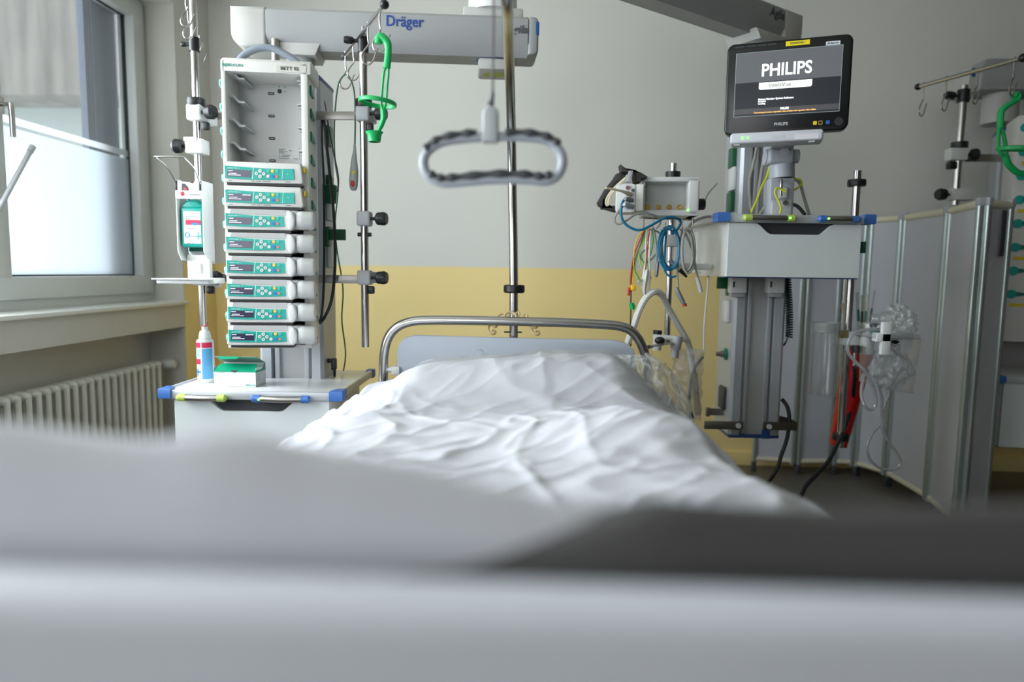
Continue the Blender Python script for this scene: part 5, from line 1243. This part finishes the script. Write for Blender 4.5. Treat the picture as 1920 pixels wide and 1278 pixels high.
single('connector', MB().tube([P(*Q(825, 1020)), P(*Q(890, 1085))], [.009, .004], 12), BLACK, 'black pointed plug at the lower right of the blue coil', 'connector')
cab('cable', [(1295, 440, 2.62), (1292, 425, 2.64), (1305, 413, 2.66), (1330, 406, 2.7), (1342, 416, 2.7)], .0055, CABG, 'grey cable arching from the coil over to the drawer shelf corner')
cab('cable', [(1323, 373, 2.72), (1330, 360, 2.8), (1345, 344, 2.95)], .0028, CABG, 'thin cable from the black knob up to the column')
cab('cable', [(1338, 470, 2.96), (1330, 500, 2.96), (1327, 540, 2.95), (1323, 580, 2.95), (1320, 620, 2.95), (1320, 660, 2.95)], .004, CABW, 'white cable hanging down left of the supply column with the rails')
# white hose arch and rail bracket
cab('hose', [(1176, 645, 2.62), (1187, 615, 2.62), (1197, 585, 2.62), (1210, 560, 2.62), (1226, 547, 2.63), (1240, 552, 2.66), (1252, 575, 2.7), (1272, 610, 2.74), (1292, 648, 2.78), (1300, 700, 2.8)], .013, CABW, 'thick white breathing hose arching up behind the headboard corner', 'hose')
t = thing('rail_clamp_set', 'grey rail piece with clamps fixed to the lower end of the module pole', 'clamp', P(1262, 668, 2.6))
part('rail', MB().tube([P(1216, 650, 2.5), P(1290, 637, 2.74)], .0165, 4, flat=.3), BRUSH, t, True)
part('rail_end', MB().tube([P(1212, 651, 2.49), P(1218, 650, 2.505)], .018, 4, flat=.4), BLACK, t, True)
part('clamp_head', MB().tube([P(1270, 630, 2.64), P(1266, 654, 2.64)], .021, 16), LGREY, t, True)
part('clamp_screw', MB().tube([P(1267, 654, 2.64), P(1265, 670, 2.64)], .014, 12), LGREY, t, True)
part('clamp_arm', MB().tube([P(1236, 632, 2.64), P(1268, 634, 2.64)], .010, 8), WHITE, t, True)
part('clamp_knob', MB().ball(P(1237, 638, 2.60), .018, (1.1, .8, .8)), BLACK, t, True)
t = thing('bottle', 'small white bottle with black screw cap beside the lower end of the module pole', 'bottle', P(1232, 655, 2.66))
part('bottle_body', MB().tube([P(1232, 656, 2.66), P(1232, 626, 2.66)], .016, 18), WHITE, t, True); part('cap', MB().tube([P(1232.5, 626, 2.66), P(1233, 619, 2.66)], .017, 18), BLACK, t, True)
# plastic breathing-set bag hanging next to the column
def bagf(u, v):
    a_, b_ = P(1258+u*62, 655, 2.70), P(1272+u*42, 788, 2.70); p = a_.lerp(b_, v)
    p.y += -.03*math.sin(PI*u)*math.sin(PI*min(1, v*1.1)) + .012*noise.noise(Vector((u*7, v*9, 1))); p.x += .006*noise.noise(Vector((v*9, u*3, 4)))
    return p
bg_ = thing('supply_bag', 'clear plastic bag with red lettering hanging left of the rail-mounted column', 'plastic bag', P(1292, 788, 2.7))
part('bag', MB().grid(bagf, 40, 60), BAG, bg_, True, ang=180)
part('bag_back', MB().grid(lambda u, v: bagf(u, v)+Vector((0, .045*math.sin(PI*u)+.002, 0)), 40, 60), BAG, bg_, True, ang=180)
part('inner_tube', MB().tube([P(1318, 668, 2.70), P(1302, 690, 2.70), (P(1295, 720, 2.70)), P(1292, 750, 2.70)], .006, 8, res=5), MGREY, bg_, True)
m = MB(); ii = []
for k in range(12): ii.append(P(1302+k*.6, 700+k*7, 2.695))
m.tube([v+Vector((.010*(1 if q % 2 else -1)*0, 0, 0)) for q, v in enumerate(ii)], [.011 if q % 2 else .013 for q in range(12)], 12); part('corrugated_tube', m, film('corrugated_clear', (214, 206, 190), .5, .2, .1), bg_, True)
q = P(1287, 708, 2.655); text('bag_print', 'lisu', .030, (q.x, 2.655, q.z), mat('bag_red_print', (206, 50, 50), .5), bg_, bold=.0006, shear=.2)
m = MB(); pp = [P(1292, 784, 2.66), P(1297, 769, 2.66), P(1302, 784, 2.66)]; m.prism([(v.x, v.z) for v in pp], 'xz', 2.658, 2.66); part('bag_mark', m, mat('bag_blue_print', (30, 90, 150), .5), bg_, True)
# ---------------------------------------------------------------- folding screen
PANEL = mat('screen_panel_vinyl', (190, 191, 198), .5, bump=.1, bscale=60)
SALU = mat('screen_aluminium', (176, 186, 184), .3, .7)
STZ = 1.55
def on_plane(px, py, z=STZ):
    w = RC @ Vector((px-960, 639-py, -1280)); t_ = (z-CAMZ)/w.z; return Vector((w.x*t_, w.y*t_, 0))
nodes = [Vector((1.33, 4.17, 0)), Vector((1.58, 4.12, 0)), Vector((1.80, 4.14, 0)), on_plane(1632, 406), on_plane(1697, 401), on_plane(1782, 387), on_plane(1843, 372)]
scr = thing('folding_screen', 'white folding privacy screen with aluminium posts standing across the right side', 'folding screen', (nodes[4].x, nodes[4].y, 0))
z0 = .08
def panel(a, c, dark=False):
    d = (c-a); L_ = d.length; rz = math.atan2(d.y, d.x); M = Matrix.Translation(a) @ Matrix.Rotation(rz, 4, 'Z')
    g_ = .028
    part('panel', MB().box(g_, L_-g_, -.004, .004, z0, STZ-.03, 0, M=M), PANEL, scr, True)
    part('top_rail', MB().tube([M @ Vector((g_, 0, STZ-.022)), M @ Vector((L_-g_, 0, STZ-.022))], .019, 14), CREAM, scr, True)
    part('bottom_rail', MB().tube([M @ Vector((g_, 0, z0)), M @ Vector((L_-g_, 0, z0))], .016, 12), CREAM, scr, True)
    for x_ in (.018, L_-.018):
        m = MB(); m.prism(rr(x_-.014, x_+.014, -.016, .016, .010, 4), 'xy', z0-.02, STZ-.004, M=M)
        o = part('post', m, SALU, scr, True)
        part('post_cap', MB().box(x_-.016, x_+.016, -.018, .018, STZ-.03, STZ+.006, .004, M=M), mat('cap_grey', (172, 176, 182), .4), o, True)
    part('glide', MB().box(.004, .03, -.02, .02, 0, z0-.02, .004, M=M), DGREY, scr, True)
for a, c in zip(nodes, nodes[1:]): panel(a, c)
end = P(1900, 370, 3.22); end.z = 0
panel(nodes[-1]+Vector((.012, 0, 0)), end)
m_ = (nodes[-1]+end)/2; d_ = (end-nodes[-1]).normalized()
q = P(1879, 437, 3.12); part('grip_plate', MB().box(-.018, .018, -.012, -.004, q.z-.10, q.z+.10, .004, M=Matrix.Translation((q.x, 3.13, 0)) @ Matrix.Rotation(math.atan2(d_.y, d_.x), 4, 'Z')), DGREY, scr, True)
# ---------------------------------------------------------------- the neighbouring bed place behind the screen
FY_ = 3.75
def F(px, py, Y=FY_): return P(px, py, Y)
cl = F(1864, 300); cr = F(1990, 300)
c0 = F(1838, 820, 3.9)
t = column('supply_column', 'dark supply column with blue cap standing behind the folding screen at right', F(1925, 300, 3.95).x, 3.95, math.radians(-24), .30, .26, .60, zat(1850, 236, 3.85))
t = thing('ceiling_arm', 'dim ceiling pendant arm with small blue tab at the right edge behind the screen', 'ceiling arm', (F(1850, 130, 3.85).x, 3.85, zat(1850, 210, 3.8)))
a_, b_ = F(1833, 210, 3.75), F(1833, 108, 3.75)
m = MB(); m.prism(rr(a_.x, F(2150, 100, 3.75).x, zat(1850, 168, 3.75), b_.z, .05, 6, 'd'), 'xz', 3.75, 3.97, .015, 3); part('arm_body', m, ARMG, t, True)
m = MB(); m.prism(rr(F(1813, 150, 3.78).x, a_.x+.01, zat(1850, 172, 3.75), zat(1820, 118, 3.78), .05, 6, 'd'), 'xz', 3.77, 3.95, .015, 3); part('end_cap', m, ARW, t, True)
q = F(1826, 135, 3.765); part('blue_tab', MB().box(q.x-.008, q.x+.008, 3.764, 3.772, q.z-.022, q.z+.02), MATS['arm_blue_stripe'], t, True)
q = F(1875, 200, 3.86); part('swivel_joint', MB().cyl((q.x, 3.86, zat(1875, 233, 3.86)), (q.x, 3.86, zat(1875, 168, 3.86)), .085), ARW, t, True)
part('ceiling_joint', MB().cyl((F(2080, 100, 3.86).x, 3.86, b_.z-.01), (F(2080, 100, 3.86).x, 3.86, ZC), .09), ARW, t, True)
PYF = 3.55
xp = F(1800, 260, PYF).x
t = pole('infusion_pole', 'steel pole behind the folding screen at right, slanting hook bar on top', None, PYF, zat(1808, 160, PYF), zat(1788, 560, PYF), .018, xp)
def zf(px, py): return zat(px, py, PYF)-t.location.z
z_ = zf(1806, 180); part('hook_collar', MB().cyl((0, 0, z_-.03), (0, 0, z_+.03), .028), BLACK, t)
m = MB(); knob(m, (-.02, 0, z_), (-1, -.2, 0), .02, .05); part('collar_knob', m, BLACK, t)
zbar = zat(1805, 167, PYF)
A2, B2 = P(1720, 184, 3.7), P(1916, 136, 3.2); A2.z = B2.z = zbar
A2 = Vector((P(1720, 184, (zbar-CAMZ)*1280/(521-184)).x, (zbar-CAMZ)*1280/(521-184), zbar)); B2 = Vector((P(1916, 136, (zbar-CAMZ)*1280/(523-136)).x, (zbar-CAMZ)*1280/(523-136), zbar))
hb = part('hook_bar', MB().tube([A2, B2], .010, 12), STEEL, t, True)
part('bar_end_cap', MB().ball(A2, .016), BLACK, hb, True); part('bar_end_cap', MB().ball(B2, .018), BLACK, hb, True)
for f in (.06, .30, .60, .93):
    c_ = A2.lerp(B2, f); part('hook', MB().tube(hookpts(c_, 1.25, .6), .0034, 8, res=4), STEEL, t, True)
z_ = zf(1801, 272); part('stop_ring', MB().cyl((0, 0, z_-.014), (0, 0, z_+.014), .038), BLACK, t)
z_ = zf(1800, 290); c = part('clamp', MB().box(-.055, .03, -.03, .03, z_-.03, z_+.03, .006), WHITE, t); m = MB(); knob(m, (.03, 0, z_), (1, -.2, 0), .03, .04); part('clamp_knob', m, BLACK, c)
part('lock_lever', MB().box(-.05, -.015, -.02, .02, z_-.07, z_-.035, .006), BLACK, c)
z_ = zf(1798, 365); c = part('clamp', MB().box(-.03, .07, -.03, .03, z_-.028, z_+.028, .004), WHITE, t); m = MB(); knob(m, (-.03, 0, z_), (-1, -.2, 0), .03, .045); part('clamp_knob', m, BLACK, c)
zq = zf(1850, 294); part('cross_bar', MB().box(.05, .42, .03, .04, zq-.018, zq+.018), BRUSH, t)
HG = 3.15
t = thing('bottle_holder', 'dark green plastic bottle holder hanging from the hook bar at the right edge', 'bottle holder', P(1905, 330, HG))
def G2(cx_, cy_): return P(1680+cx_/3.758, 80+cy_/3.758, HG)
m = MB(); m.tube([G2(830, 385), G2(845, 362), G2(862, 372), G2(850, 405), G2(790, 440), G2(745, 480), G2(735, 540), G2(735, 600)], .016, 10, res=4, flat=.8)
m.tube([G2(733, 590), G2(722, 650), G2(724, 740), G2(745, 790), G2(768, 808)], .008, 8, res=4); m.tube([G2(738, 590), G2(760, 660), G2(778, 760), G2(772, 806)], .008, 8, res=4)
m.tube([G2(770, 800), G2(795, 860), G2(850, 910), G2(900, 925)], .014, 10, res=4); part('hanger_arm', m, GREEN, t, True)
m = MB(); q = G2(910, 745); m.tube([q+Vector((.085*math.cos(a*PI/12)*1.3, .08*math.sin(a*PI/12), .01*math.sin(a*PI/12))) for a in range(24)], .007, 8, closed=True, flat=1.5); part('support_ring', m, GREEN, t, True)
# infusion rack of the neighbouring place, seen edge-on
RY = 3.5
qa, qb = P(1893, 800, RY), P(1905, 216, RY)
t = thing('pump_rack', 'white rack column with teal round tabs cut by the right edge of the picture', 'rack', (P(1893, 400, RY).x, RY, zat(1893, 640, RY)), math.radians(-20))
Hh = qb.z-zat(1893, 640, RY)
part('side_panel', MB().box(0, .30, 0, .20, 0, Hh, .01), RACKW, t)
for k in range(8):
    zz_ = Hh-.06-k*.115
    part('release_lever', MB().disc((.035, 0, zz_), .022, .006), TEAL, t)
    m = MB(); m.prism([(.055, zz_+.012), (.09, zz_+.006), (.09, zz_-.006), (.055, zz_-.012)], 'xz', -.006, .001) ; part('release_lever', m, TEALD, t)
    if k % 2: part('tape_label', MB().box(.03, .12, -.004, 0, zz_-.062, zz_-.045), YEL, t)
text('label_text', 'BETT 03', .03, (.10, -.006, Hh-.40), BLACK, t)
q = P(1880, 705, RY-.1)
t = shelf('dim shelf unit with drawer behind the folding screen at the right edge', (P(1868, 704, 3.3).x, 3.3, zat(1880, 706, 3.3)), math.radians(-6), .66, .5, .34, .4)
